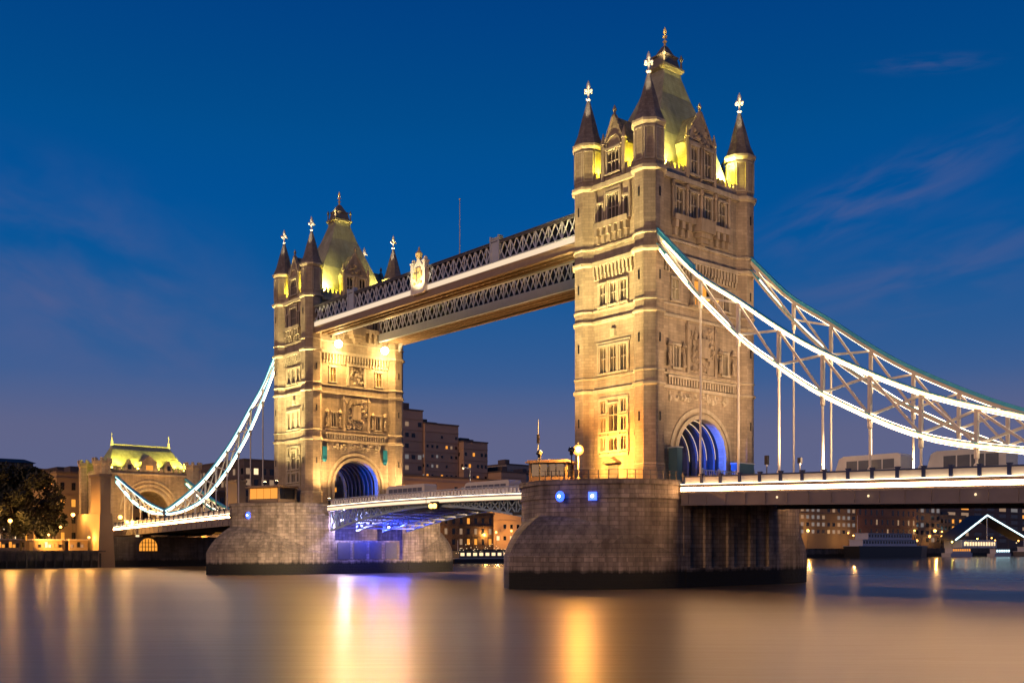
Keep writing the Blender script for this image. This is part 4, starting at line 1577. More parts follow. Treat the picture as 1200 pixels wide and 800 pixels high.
# blue navigation lamps on the piers
for (x, y, z, lab) in ((3.4, -22.0, 10.6, 'round blue navigation light, nearer pier, left of its pair'), (6.3, -19.6, 10.6, 'square blue navigation light, nearer pier, right of its pair'),
                       (-78.3, -20.6, 10.4, 'blue navigation light on the farther pier'),):
    t = empty('navigation_light', lab, 'light', (x, y, z), 0, 'blue navigation lights on the piers')
    d = Vector((.55, -.83, 0))
    MB().bar(Vector((0, 0, 0)) - d * 1.2, Vector((0, 0, 0)), .3, .3).build('bracket', 'black', t)
    if 'square' in lab:
        MB().bar(d * 0.0, d * .25, .95, .95).build('lens', 'blueL', t)
    else:
        MB().ball((0, 0, 0), .52, 10, 8, 1.2).build('lens', 'blueL', t)
    c = MB(); c.ball(d * .42, .16, 6, 5); c.build('bulb', 'whiteL', t)

# ------------------------------------------------------------------ things on the pier tops
def cabin(loc, rz, label, glow, wide=4.6, deep=3.2, hgt=2.5):
    t = empty('control_cabin', label, 'cabin', loc, rz, 'bridge control cabins')
    hw, hd = wide / 2, deep / 2
    b = MB()
    for x in (-hw, hw):
        for y in (-hd, hd):
            b.box(x - .14, x + .14, y - .14, y + .14, 0, hgt)
    b.box(-hw, hw, -hd, hd, 0, .85)
    b.build('wall', 'tan', t)
    for k in range(4):
        a = -hw + .2 + k * (wide - .4) / 4
        f = MB(); f.box(a, a + (wide - .4) / 4 - .12, -hd - .03, -hd + .03, .9, hgt - .15)
        f.build('window', glow, t)
        f = MB(); f.box(a, a + (wide - .4) / 4 - .12, hd - .03, hd + .03, .9, hgt - .15)
        f.build('window', 'glass', t)
    for x in (-hw, hw):
        f = MB(); f.box(x - .03, x + .03, -hd + .2, hd - .2, .9, hgt - .15); f.build('window', 'glass', t)
    b = MB(); b.box(-hw - .5, hw + .5, -hd - .5, hd + .5, hgt, hgt + .18); b.box(-hw - .3, hw + .3, -hd - .3, hd + .3, hgt + .181, hgt + .35)
    b.build('roof', 'brownsteel', t)
    return t


cabin((-4.3, -16.2, PZ), 0.55, 'flat roofed control cabin on the nearer pier beside the starburst lamp', 'glass')
cabin((-81.0, -14.6, PZ), 0.35, 'glowing orange control cabin on the farther pier', 'warm', 7.0, 4.4, 2.9)

fl = empty('signal_mast', 'thin signal mast with crossarm behind the cabin on the nearer pier', 'mast', (-6.6, -16.4, PZ))
MB().lathe(0, 0, [(.14, 0), (.08, 4), (.05, 8.2)], 8).build('pole', 'greyp', fl)
MB().box(-.6, .6, -.05, .05, 3.1, 3.2).build('crossarm', 'greyp', fl)
MB().lathe(0, 0, [(.2, 5.2), (.2, 6.3)], 8).build('signal_drum', 'black', fl)

sl = empty('street_lamp', 'single dazzling orange lamp on a post on the nearer pier', 'street lamp', (-.2, -15.6, PZ))
MB().lathe(0, 0, [(.2, 0), (.16, .6), (.08, .8), (.07, 3.5), (.16, 3.6)], 8).build('post', 'cream', sl)
MB().ball((0, 0, 3.95), .66, 24, 16).build('globe', 'orangeL', sl, True)
MB().lathe(0, 0, [(.3, 4.35), (.1, 4.6), (.02, 4.9)], 8).build('cap', 'black', sl)
lamp('street_lamp_light', (0.75, -16.4, PZ + 4.0), 11000, (1.0, 0.40, 0.06), .3)
flood('street_lamp_flood', (-.1, -14.75, PZ + 3.9), (1.0, -9.6, PZ + 3.5), 8000, (1.0, 0.48, 0.09), 110, .8, .3)

rl = empty('pier_railing', 'low metal railing along the edge of the nearer pier top', 'railing', (0, 0, PZ))
b = MB()
pts = [(x * .96, y * .985) for x, y in UP]
for p, q in zip(pts, pts[1:]):
    for z in (.55, 1.05):
        b.bar((p[0], p[1], z), (q[0], q[1], z), .05, .05)
    b.box(p[0] - .04, p[0] + .04, p[1] - .04, p[1] + .04, 0, 1.08)
b.build('rails', 'greyd', rl)

# teal kiosks and gates by the near road arch
for (y, w_, h_, lab) in ((-6.6, .9, 4.2, 'tall narrow teal steel box left of the near road arch'), (6.6, 3.0, 2.9, 'wide teal steel box right of the near road arch')):
    t = empty('service_box', lab, 'service box', (7.4, y, PZ), 0, 'teal boxes by the near arch')
    MB().box(-.7, .7, -w_ / 2, w_ / 2, 0, h_).build('body', 'tealgrey', t)
    MB().box(-.8, .8, -w_ / 2 - .1, w_ / 2 + .1, h_, h_ + .12).build('cap', 'greyp', t)
    MB().box(.7, .74, -w_ / 2 + .15, w_ / 2 - .15, .2, h_ - .3).build('door', 'tealgrey', t)
gt = empty('road_gate', 'pale barred road gate standing in the near arch', 'gate', (7.6, 1.6, PZ))
b = MB()
for k in range(15):
    b.box(-.04, .04, -3.4 + k * .46, -3.34 + k * .46, 0, 1.7)
b.box(-.06, .06, -3.4, 3.2, 1.7, 1.82); b.box(-.06, .06, -3.4, 3.2, .2, .3)
b.build('bars', 'greyp', gt)
for y in (-3.4, -.1, 3.2):
    MB().box(-.12, .12, y - .1, y + .1, 0, 2.0).build('post', 'greyp', gt)

# lights inside the road vaults
for (tx, col, p) in ((0, (0.0, 0.10, 1.0), 4200), (-82, (0.0, 0.10, 1.0), 4200)):
    flood('vault_spot', (tx + 4.6, -3.6, 15.2), (tx + 4.9, 4.6, 17.5), p * 3, col, 62, .7, .2)
    lamp('vault_light', (tx - 3.0, -3.0, 18.6), p * .3, col, .2)
lamp('vault_warm', (-4.6, -1.0, 17.6), 260, (1.0, 0.6, 0.2), .2)
lamp('vault_warm', (-86.6, -1.0, 17.6), 160, (1.0, 0.6, 0.2), .2)

# traffic signals on the near deck
for x, lab in ((22.1, 'black traffic signal on the near deck close to the tower'), (26.3, 'smaller black traffic signal on the near deck farther right')):
    z = deck_z(x)
    t = empty('traffic_signal', lab, 'traffic signal', (x, -8.6, z), 0, 'traffic signals on the near deck')
    MB().tube((0, 0, 0), (0, 0, 2.1), .06, 8).build('post', 'greyd', t)
    b = MB(); b.box(-.2, .2, -.16, .16, 2.1, 3.1 if x < 25 else 2.7); b.build('head', 'black', t)
    b = MB(); b.ball((.12, -.16, 2.0), .12, 6, 5); b.build('lamp', 'boatw', t)


# buses and coaches
def coach(loc, rz, label, length=10.5, hgt=3.1, mat='bus', glow=None):
    t = empty('coach', label, 'coach', loc, rz, 'coaches on the bridge')
    L = length / 2
    prof = [(-L, .45), (L - .1, .45), (L, 1.2), (L - .55, hgt - .25), (L - 1.1, hgt), (-L + .3, hgt), (-L, hgt - .3)]
    b = MB()
    n = len(prof)
    vs = [(x, -1.25, z) for x, z in prof] + [(x, 1.25, z) for x, z in prof]
    b.add(vs, [(i, (i + 1) % n, n + (i + 1) % n, n + i) for i in range(n)] + [tuple(range(n)), tuple(range(n, 2 * n))[::-1]])
    b.build('body', mat, t)
    for s in (-1, 1):
        k = 0
        x = -L + .7
        while x < L - 1.9:
            w_ = MB(); w_.box(x, x + 1.25, *sorted((s * 1.245, s * 1.275)), 1.45, hgt - .55); w_.build('window', glow or 'tint', t)
            x += 1.4
    w_ = MB()
    w_.add([(L - .06, -1.1, 1.3), (L - .06, 1.1, 1.3), (L - .5, 1.1, hgt - .35), (L - .5, -1.1, hgt - .35)], [(0, 1, 2, 3)])
    for v in range(len(w_.v)):
        x, y, z = w_.v[v]; w_.v[v] = (x + .1, y, z)
    w_.build('windscreen', 'glass', t)
    for x in (-L + 2.0, L - 2.4):
        for s in (-1, 1):
            w_ = MB(); w_.tube((x, s * .95, .48), (x, s * 1.27, .48), .48, 14); wo = w_.build('wheel', 'tire', t)
            MB().tube((x, s * 1.271, .48), (x, s * 1.29, .48), .25, 10).build('rim', 'greyp', wo)
    return t


coach((31.5, -3.0, deck_z(31.5)), pi - .0255 * 0, 'pale grey coach with sloping front on the near deck', 7.6, 3.0)
coach((41.6, -2.2, deck_z(41.6)), pi, 'second grey coach behind the first on the near deck', 8.0, 3.2)
coach((-52.5, -4.0, 12.1), pi, 'pale coach on the far bascule leaf beside the far tower', 11.5, 3.0, 'cream')
coach((-31.0, -4.0, 12.1), pi, 'pale coach on the near bascule leaf at mid river', 11.0, 2.6, 'cream')
for x in (-59, -46, -36, -25):
    pass

# ------------------------------------------------------------------ gatehouse at the far bank (abutment tower)
gh = empty('gatehouse', 'stone gatehouse with steep yellow lit roof at the end of the far deck', 'gatehouse', (-184, 0, 9.6))
Z = lambda z: z - 9.6
gw = MB()
for side in (1, -1):
    x = side * 6
    N, AR, ZS = 16, 5.0, 14.5
    for a, b_ in ((-12.5, -AR), (AR, 12.5)):
        gw.add([(x, a, -9), (x, b_, -9), (x, b_, Z(24.6)), (x, a, Z(24.6))], [(0, 1, 2, 3)])
    for k in range(N):
        t0, t1 = pi - pi * k / N, pi - pi * (k + 1) / N
        gw.add([(x, AR * cos(t0), Z(ZS) + AR * sin(t0)), (x, AR * cos(t1), Z(ZS) + AR * sin(t1)), (x, AR * cos(t1), Z(24.6)), (x, AR * cos(t0), Z(24.6))], [(0, 1, 2, 3)])
        gw.add([(-6, AR * cos(t0), Z(ZS) + AR * sin(t0)), (-6, AR * cos(t1), Z(ZS) + AR * sin(t1)), (6, AR * cos(t1), Z(ZS) + AR * sin(t1)), (6, AR * cos(t0), Z(ZS) + AR * sin(t0))], [(0, 1, 2, 3)])
for y in (-12.5, 12.5):
    gw.add([(-6, y, -9), (6, y, -9), (6, y, Z(24.6)), (-6, y, Z(24.6))], [(0, 1, 2, 3)])
for y in (-5, 5):
    gw.add([(-6, y, -2), (6, y, -2), (6, y, Z(14.5)), (-6, y, Z(14.5))], [(0, 1, 2, 3)])
gw.build('wall', 'stone', gh)
gm = MB()
for x in (6.02,):
    for k in range(16):
        t0, t1 = pi - pi * k / 16, pi - pi * (k + 1) / 16
        for r_, wd in ((5.4, .5), (6.6, .4), (7.6, .4)):
            gm.bar((x + .1, r_ * cos(t0), Z(14.5) + r_ * sin(t0)), (x + .1, r_ * cos(t1), Z(14.5) + r_ * sin(t1)), .35, wd)
gm.box(6, 6.35, -12.5, 12.5, Z(23.6), Z(24.0)); gm.box(-6.2, 6.3, -12.75, -12.5, Z(23.6), Z(24.0))
n = 18
for k in range(n):
    y = -12.2 + k * 24.4 / n
    gm.box(5.6, 6.25, y, y + .75, Z(24.6), Z(25.5))
gm.build('moulding', 'trim', gh)
for x in (-5.6, 5.6):
    for y in (-12, 12):
        t = MB(); t.lathe(x, y, [(2.1, -9), (2.1, Z(25.6)), (2.35, Z(26)), (2.35, Z(26.8)), (1.9, Z(26.9))]); to = t.build('turret', 'stone', gh)
        for k in range(8):
            a = pi / 8 + pi / 4 * k
            MB().box(x + 2.1 * cos(a) - .3, x + 2.1 * cos(a) + .3, y + 2.1 * sin(a) - .3, y + 2.1 * sin(a) + .3, Z(26.8), Z(27.6)).build('merlon', 'trim', to)
rf = MB()
prof = [(24.6, 5.4, 11.2), (26.5, 4.3, 10.0), (28.5, 2.9, 8.8), (30.4, 1.5, 8.0), (31.6, .25, 7.6)]
for (za, xa, ya), (zb, xb, yb) in zip(prof, prof[1:]):
    rf.prism(sq(xa, ya), Z(za), Z(zb), sq(xb, yb), cap=False)
rf.box(-.3, .3, -7.6, 7.6, Z(31.55), Z(31.9))
ro = rf.build('roof', 'roof', gh)
for y in (-7.6, 7.6):
    MB().lathe(0, y, [(.5, Z(31.3)), (.28, Z(32.4)), (.3, Z(32.8)), (.14, Z(33.2)), (.1, Z(34.6)), (.02, Z(35))], 6).build('finial', 'goldw', ro)
for y, h in ((0, 28.8), (-5.2, 27.6), (5.2, 27.6)):
    d = MB()
    hw = 2.0 if y == 0 else 1.0
    d.box(3.6, 6.2, y - hw, y + hw, Z(24.6), Z(h - 1.6))
    d.add([(6.2, y - hw, Z(h - 1.6)), (6.2, y + hw, Z(h - 1.6)), (6.2, y, Z(h)), (2.4, y - hw, Z(h - 1.6)), (2.4, y + hw, Z(h - 1.6)), (2.4, y, Z(h))],
          [(0, 1, 2), (0, 2, 5, 3), (1, 4, 5, 2)])
    do = d.build('dormer', 'stone', gh)
    w_ = MB(); w_.box(6.2, 6.26, y - hw * .45, y + hw * .45, Z(25.0), Z(26.2)); w_.build('window', 'warm' if y == 0 else 'glass', do)
for y in (-9.6, -7.4, -2.9, 2.9, 7.4, 9.6):
    t = MB(); t.box(5.5, 5.9, y - .25, y + .25, Z(24.7), Z(25.1)); to = t.build('roof_flood', 'black', gh)
    MB().ball((5.7, y, Z(25.3)), .26, 8, 6).build('lens', 'yellowL', to)
    flood('gatehouse_roof_spot', (-184 + 6.0, y, 25.9), (-184 + 1.4, y * .9, 30.5), 5200, (1.0, 0.88, 0.10), 100, .8, .3)
lamp('gatehouse_roof_light', (-184 + 2.0, -13.4, 26.4), 500, (0.95, 0.9, 0.04), .3)
for y in (-9.0, 0.0, 9.0):
    flood('gatehouse_flood', (-170, y, 10.6), (-178, y * .9, 18), 6500, (1.0, 0.55, 0.18), 110, .8, .4)
flood('gatehouse_flood', (-182, -27, 5.0), (-184, -12.5, 16), 12000, (1.0, 0.52, 0.14), 90, .8, .4)

# abutment below the gatehouse: dark river wall with a lit arch, orange lit flank
ab = empty('abutment', 'dark stone abutment under the far deck with one glowing arched opening', 'abutment', (-160, 0, 0))
b = MB()
b.box(-18, 0, -17.5, 17.5, -1.5, 7.3)
b.box(-18, .35, -17.8, 17.8, -1.5, 2.2)
b.build('wall', 'quay', ab)
for y in (-17.4, 17.4):
    b = MB()
    b.prism([(-16, y - 2.1), (0.6, y - 2.1), (0.6, y + 2.1), (-16, y + 2.1)], -1.5, 12.9, [(-16, y - 1.4), (.2, y - 1.4), (.2, y + 1.4), (-16, y + 1.4)])
    b.prism([(-7, y - 1.2), (-.2, y - 1.2), (-.2, y + 1.2), (-7, y + 1.2)], 12.9, 21.6)
    b.box(-7.3, .1, y - 1.5, y + 1.5, 21.6, 22.3)
    b.build('pylon', 'tan', ab)
w_ = MB()
vs = [(0, 2.2 * cos(t * pi / 10), 5.2 + 2.2 * sin(t * pi / 10)) for t in range(11)]
pts_ = [(-2.2, 3.9)] + [(-2.2 * cos(t * pi / 12), 5.0 + 2.0 * sin(t * pi / 12)) for t in range(13)] + [(2.2, 3.9)]
nv = len(pts_)
w_.add([(.05, y + -7.2, z) for y, z in pts_] + [(.14, y + -7.2, z) for y, z in pts_], [tuple(range(nv))[::-1], tuple(range(nv, 2 * nv))] + [(i, (i + 1) % nv, nv + (i + 1) % nv, nv + i) for i in range(nv)])
aw = w_.build('arched_window', 'warm', ab)
b = MB()
for k in range(-2, 3):
    b.box(.141, .2, -7.2 + k * .75 - .08, -7.2 + k * .75 + .08, 3.9, 6.8)
for z in (4.9, 5.9):
    b.box(.201, .24, -9.3, -5.1, z - .07, z + .07)
b.build('glazing_bars', 'black', aw)
flood('abutment_flood', (-159.9, -37, 4.9), (-161, -19.0, 7.5), 80000, (1.0, 0.44, 0.07), 70, .7, .4)


# ------------------------------------------------------------------ far bank: buildings
def building(name, label, cat, x0, x1, y0, y1, z0, z1, wm, rows, cols, mats, seed, sides=('x', 'y'), ww=.55, wh=.55, group='buildings on the far bank', bottom=0.08, top=.06, flat=True, skip=.1):
    rng = random.Random(seed)
    t = empty(name, label, cat, ((x0 + x1) / 2, (y0 + y1) / 2, z0), 0, group)
    hx, hy, h = (x1 - x0) / 2, (y1 - y0) / 2, z1 - z0
    MB().box(-hx, hx, -hy, hy, 0, h).build('wall', wm, t)
    MB().box(-hx - .25, hx + .25, -hy - .25, hy + .25, h, h + .5).build('roof', 'concreted', t)
    fb = MB()
    for r in range(1, rows + 1):
        z = h * bottom + r * h * (1 - bottom - top) / rows
        fb.box(hx, hx + .22, -hy, hy, z - .14, z + .14)
        fb.box(-hx, hx + .22, -hy - .22, -hy, z - .14, z + .14)
    fb.build('floor_band', wm, t)
    for k in range(rng.randint(1, 3)):
        px_, py_ = rng.uniform(-.5, .5) * hx, rng.uniform(-.65, .65) * hy
        a_, b_ = rng.uniform(.12, .3) * hx, rng.uniform(.08, .25) * hy
        if name == 'stepped_hotel':
            a_, b_ = a_ * 1.6, b_ * 1.7
        q = MB(); q.box(px_ - a_, px_ + a_, py_ - b_, py_ + b_, h + .5, h + .5 + rng.uniform(1.2, 3.0))
        q.build('roof_plant', 'concreted', t)
    for sd in sides:
        if sd == 'x':
            L, nc = 2 * hy, cols
        else:
            L, nc = 2 * hx, max(2, int(cols * hx / hy))
        zh = h * (1 - bottom - top) / rows
        for r in range(rows):
            for c in range(nc):
                if rng.random() < skip:
                    continue
                a = -L / 2 + (c + .5 - ww / 2) * L / nc
                b_ = a + ww * L / nc
                za = h * bottom + (r + .5 - wh / 2) * zh
                zb = za + wh * zh
                m = rng.choices([q for q, _ in mats], [p for _, p in mats])[0]
                w_ = MB()
                if sd == 'x':
                    w_.box(hx - .1, hx + .06, a, b_, za, zb)
                else:
                    w_.box(a, b_, -hy - .06, -hy + .1, za, zb)
                w_.build('window', m, t)
    return t


G = 3.85
# left of the gatehouse
building('warehouse_block', 'long brown riverside block with lit top storey behind the big tree', 'building', -262, -232, -44, 2, G, 27.5, 'tan', 5, 14, [('glass', 6), ('warm', 1), ('dimW', 1)], 4, wh=.5, ww=.35)
building('office_block', 'brown block with bright attic windows between tree and gatehouse', 'building', -226, -204, -15.5, 8, G, 25.0, 'tan', 4, 8, [('glass', 4), ('warm', 2), ('paleW', 1)], 5, wh=.45, ww=.35)
b = empty('roof_pavilion', 'dark rounded roof pavilion on the long riverside block', 'roof pavilion', (-248, -19, 28.0))
MB().prism([(-6, -8), (6, -8), (6, 8), (-6, 8)], 0, 2.2).build('wall', 'concreted', b)
MB().prism([(-6.6, -8.8), (6.6, -8.8), (6.6, 8.8), (-6.6, 8.8)], 2.2, 3.4, [(-4, -6), (4, -6), (4, 6), (-4, 6)]).build('roof', 'black', b)
building('slab_block', 'plain dark roofed block rising behind the yellow gatehouse roof', 'building', -300, -262, 2, 56, G, 30.5, 'concreted', 5, 10, [('glass', 6), ('dimW', 1)], 6)
building('drum_block', 'dark rounded block above the suspension chain right of the gatehouse', 'building', -290, -262, 26, 40, 30.7, 35.0, 'concreted', 1, 4, [('glass', 1)], 61)
building('brick_block', 'brown brick block with many small windows behind the far suspension chain', 'building', -240, -205, 16, 38, G, 21.5, 'brick', 5, 10, [('glass', 5), ('dimW', 3), ('warm', 1), ('paleW', .6)], 7)
building('brick_block', 'tall dark brick block directly left of the far tower', 'building', -262, -226, 50, 84, G, 33.5, 'concreted', 7, 12, [('glass', 6), ('dimW', 2), ('paleW', .5)], 8)
building('brick_block', 'low brown block with lit ground floor below the far deck hangers', 'building', -205, -178, 24, 58, G, 13.5, 'brick', 2, 12, [('warm', 2), ('dimW', 2), ('glass', 2)], 9)
building('pale_house', 'pale low house glimpsed left of the big tree trunk', 'building', -198, -190, -44, -38.5, G, 13.0, 'pale', 3, 4, [('glass', 2), ('paleW', 1)], 31)
building('pale_house', 'pale low house glimpsed right of the big tree trunk', 'building', -196, -189, -34.5, -27.5, G, 11.0, 'pale', 3, 5, [('glass', 2), ('paleW', 1)], 32)
# stepped hotel behind the bascules
building('stepped_hotel', 'tallest stepped dark concrete wing behind the far tower', 'hotel', -262, -226, 96, 122, G, 55.5, 'concrete', 11, 9, [('glass', 5), ('warm', 1.1), ('dimW', 1), ('greyW', 1.5)], 11, ww=.55, wh=.4, skip=.3, group='stepped hotel wings on the far bank')
building('stepped_hotel', 'second stepped concrete wing with a narrow slit of windows', 'hotel', -252, -225, 122.3, 138, G, 51.0, 'concrete', 11, 7, [('glass', 5), ('warm', 1.1), ('dimW', 1), ('greyW', 1)], 12, ww=.4, wh=.3, skip=.4, group='stepped hotel wings on the far bank')
building('stepped_hotel', 'third concrete wing, flat topped, in the middle of the hotel', 'hotel', -250, -222, 138.3, 150, G, 45.0, 'concrete', 8, 6, [('glass', 6), ('warm', 1.2), ('dimW', 1)], 13, ww=.5, wh=.3, skip=.4, group='stepped hotel wings on the far bank')
building('stepped_hotel', 'low stepped concrete wing at the right end of the hotel', 'hotel', -244, -214, 150.3, 163, G, 33.5, 'concrete', 5, 6, [('glass', 5), ('warm', 1.5), ('paleW', .5)], 14, ww=.4, wh=.35, skip=.4, group='stepped hotel wings on the far bank')
building('stepped_hotel', 'broad low front wing of the hotel with amber windows', 'hotel', -221, -202, 92, 150, G, 29.0, 'concrete', 5, 18, [('glass', 5), ('warm', 1.6), ('greyW', 1), ('paleW', .6)], 15, ww=.4, wh=.35, skip=.4, group='stepped hotel wings on the far bank')
building('office_tower', 'small pale lit office block right of the stepped hotel', 'building', -300, -276, 205, 226, G, 43.0, 'pale', 6, 5, [('dimW', 2), ('glass', 2), ('paleW', 1)], 16)
building('office_tower', 'pale low block with a red lit top beside the pier cabin', 'building', -262, -240, 185, 203, G, 35.5, 'pale', 4, 4, [('glass', 2), ('paleW', 1)], 17)
building('dock_house', 'brown dockside house with amber lights seen under the bascule', 'building', -186, -172, 76, 112, G, 15.5, 'brick', 3, 12, [('glass', 6), ('warm', 1), ('dimW', 2)], 18, ww=.35)
# beyond the near deck
building('white_windowed_block', 'dark block with a grid of pale windows, nearest to the near pier under the deck', 'building', -205, -185, 300, 352, G, 25.0, 'concreted', 4, 12, [('greyW', 4), ('glass', 2), ('dimW', 1)], 21, wh=.5, ww=.5, bottom=.3)
building('rust_block', 'rusty brick block with orange lit ground floor under the near deck', 'building', -206, -185, 353, 410, G, 25.5, 'rust', 3, 11, [('glass', 5), ('dimW', 1)], 22, ww=.25, bottom=.28)
building('glass_block', 'tall dark block with amber entrance lights right of the rusty block', 'building', -212, -187, 411.5, 440, G, 36, 'concreted', 7, 5, [('glass', 4), ('greyW', 1.5), ('warm', .5)], 23)
building('glass_block', 'wide dark block with a pale lit roofline at the right edge', 'building', -262, -227, 470, 720, G, 38, 'concreted', 7, 14, [('glass', 6), ('dimW', 1), ('warm', .4), ('greyW', .6)], 24)
building('glass_block', 'low dark block behind the teal lit pavilion', 'building', -214, -190, 441, 475, G, 22, 'concreted', 4, 8, [('glass', 5), ('warm', .7)], 25)
# shop fronts: lit ground floor on the rusty block
for k in range(10):
    y = 312 + k * 13.2 if k > 6 else 354 + k * 6.8
    t = empty('shop_awning', 'amber lit quayside awning, part of the row under the near deck', 'awning', (-182.5, y, G), 0, 'amber awnings along the right quay')
    MB().box(-1.6, 1.4, -2.2, 2.2, 7.1, 7.3).build('canopy', 'brownsteel', t)
    for q in (-2.1, 2.1):
        MB().box(1.2, 1.35, q - .08, q + .08, 0, 7.1).build('post', 'greyd', t)
    MB().ball((.9, 0, 6.3 - 2.2 * (k % 3 == 1)), .6, 10, 8).build('lamp', 'amber', t, True)

# teal lit gabled pavilion and boats on the right
tp = empty('pavilion', 'teal lit pitched roof pavilion on the right quay', 'pavilion', (-176, 452, G))
b = MB(); b.box(-5, 5, -20, 20, 0, 4.5); b.build('wall', 'greyp', tp)
b = MB()
b.add([(5, -28, 4.5), (5, 8, 18), (5, 62, 4.5), (-5, -28, 4.5), (-5, 8, 18), (-5, 62, 4.5)], [(0, 1, 4, 3), (1, 2, 5, 4)])
b.build('roof', 'black', tp)
for ye in (-28, 62):
    MB().bar((5.3, ye, 4.4), (5.3, 8, 18.1), .4, .6).build('light_strip', 'strip_cool', tp)
MB().box(5, 5.3, 7.7, 8.3, 4.5, 17.6).build('mast', 'greyp', tp)
b = MB()
for k in range(12):
    b.box(5.0, 5.2, -18 + k * 3.1, -16.2 + k * 3.1, 1.4, 3.4)
b.build('window_row', 'paleW', tp)


def boat(loc, label, length, rz=pi / 2, deckh=1.6, cab=(.3, .75, 2.4), hull='hull', cabm='boatw', win='dimW', cat='boat', tiers=1, name='moored_boat'):
    t = empty(name, label, cat, loc, rz, 'boats moored along the far quay')
    L = length / 2
    wd = min(length * .11, 4.5)
    pl = [(-L, -wd * .8), (L * .6, -wd), (L * .88, -wd * .55), (L, 0), (L * .88, wd * .55), (L * .6, wd), (-L, wd * .8)]
    pl2 = [(x * 1.02, y * 1.08) for x, y in pl]
    MB().prism(pl, -.4, deckh, pl2).build('hull', hull, t)
    MB().prism([(x * 1.025, y * 1.1) for x, y in pl], deckh, deckh + .18).build('gunwale', 'boatw', t)
    a, b_ = -L + cab[0] * length * .5, -L + cab[1] * length
    z = deckh + .18
    for k in range(tiers):
        f = k * length * .07
        c = MB(); c.box(a + f, b_ - f, -wd * .7, wd * .7, z, z + cab[2]); c.box(a + f - .3, b_ - f + .3, -wd * .78, wd * .78, z + cab[2], z + cab[2] + .15)
        co = c.build('cabin', cabm, t)
        nw = max(3, int((b_ - a - 2 * f) / 2.2))
        for j in range(nw):
            x = a + f + (j + .2) * (b_ - a - 2 * f) / nw
            for s in (-1, 1):
                w_ = MB(); w_.box(x, x + .6 * (b_ - a - 2 * f) / nw, *sorted((s * wd * .7, s * (wd * .7 + .05))), z + cab[2] * .35, z + cab[2] * .8); w_.build('window', win, co)
        z += cab[2] + .15
    MB().tube((a + 1, 0, z), (a + 1, 0, z + length * .12), .1, 6).build('mast', 'boatw', t)
    return t


boat((-150, 322, 0), 'long dark hulled ship with grey upper decks moored under the near deck', 62, pi / 2, 5.0, (.1, .78, 2.6), 'hull', 'boatw', 'glass', 'ship', 2, 'moored_ship')
boat((-146, 377, 0), 'pale trip boat with yellow lights right of the dark ship', 24, pi / 2, 1.6, (.2, .85, 2.4), 'boatw', 'boatw', 'warm')
boat((-142, 412, 0), 'small white lit boat below the teal pavilion', 20, pi / 2, 1.2, (.2, .85, 2.2), 'boatw', 'boatw', 'strip_cool')
boat((-140, 446, 0), 'low grey barge right of the white lit boat', 34, pi / 2, 2.2, (.2, .5, 2.2), 'greyd', 'greyp', 'dimW', 'barge', 1, 'barge')
boat((-152, 92, 0), 'dark moored boat with strings of white bulbs seen under the bascule', 26, pi / 2, 1.3, (.15, .8, 2.0), 'hull', 'greyd', 'paleW')
boat((-150, 6, 0), 'small dinghy moored under the far deck', 5, pi / 2, .6, (.5, .6, .6), 'boatw', 'boatw', 'glass')
# strings of bulbs on the dark boat
b = MB()
for k in range(44):
    u = k / 43
    y = 80 + 25 * u
    b.ball((-150 + random.uniform(-.6, .6), y, 3.9 + 1.2 * abs(sin(u * 9)) + random.uniform(-1.2, .8)), .12, 5, 4)
tag(b.build('bulb_string', 'paleW'), 'string of small white bulbs hung over the dark boat under the bascule', 'string lights')


# ------------------------------------------------------------------ far bank: street lamps and promenade
def street_lamp(x, y, label, h=6.0, r=.42, power=260, m='amber'):
    t = empty('street_lamp', label, 'street lamp', (x, y, G), 0, 'amber street lamps on the far bank')
    MB().lathe(0, 0, [(.16, 0), (.12, .8), (.07, 1.0), (.06, h)], 6).build('post', 'black', t)
    MB().ball((0, 0, h + .3), r * .62, 14, 10).build('globe', m, t, True)
    if power:
        lamp('street_lamp_light', (x + .8, y, G + h + .2), power * 4.2, (1.0, 0.48, 0.1), .4)
    return t


LAMPS = [(-168, -36.5, 6.8, .75, 900, 'amber street lamp at the far left under the big tree'),
         (-172, -40.5, 4.6, .5, 0, 'small amber street lamp at the left frame edge'),
         (-172, -21.2, 8.6, .72, 900, 'tall amber street lamp right of the big tree'),
         (-167, -17.9, 6.6, .6, 600, 'amber street lamp close to the orange abutment pylon'),
         (-174, -23.5, 5.6, .5, 0, 'amber street lamp second right of the big tree'),
         (-166, -28.6, 3.6, .4, 300, 'low amber promenade lamp by the kiosks'),
         (-164, -20.0, 3.0, .45, 300, 'low amber promenade lamp by the quay corner'),
         (-163.5, 14.2, 5.4, .95, 900, 'large amber lamp beneath the far deck beside the far pier'),
         (-163.2, 16.6, 4.9, .75, 500, 'second amber lamp beneath the far deck beside the far pier'),
         (-170, 86, 3.6, .85, 700, 'white amber lamp on the dock seen under the bascule'),
         (-172, 79, 4.4, .8, 600, 'amber lamp left of the dock under the bascule'),
         (-172, 108, 4.6, .7, 500, 'amber lamp right of the dock under the bascule')]
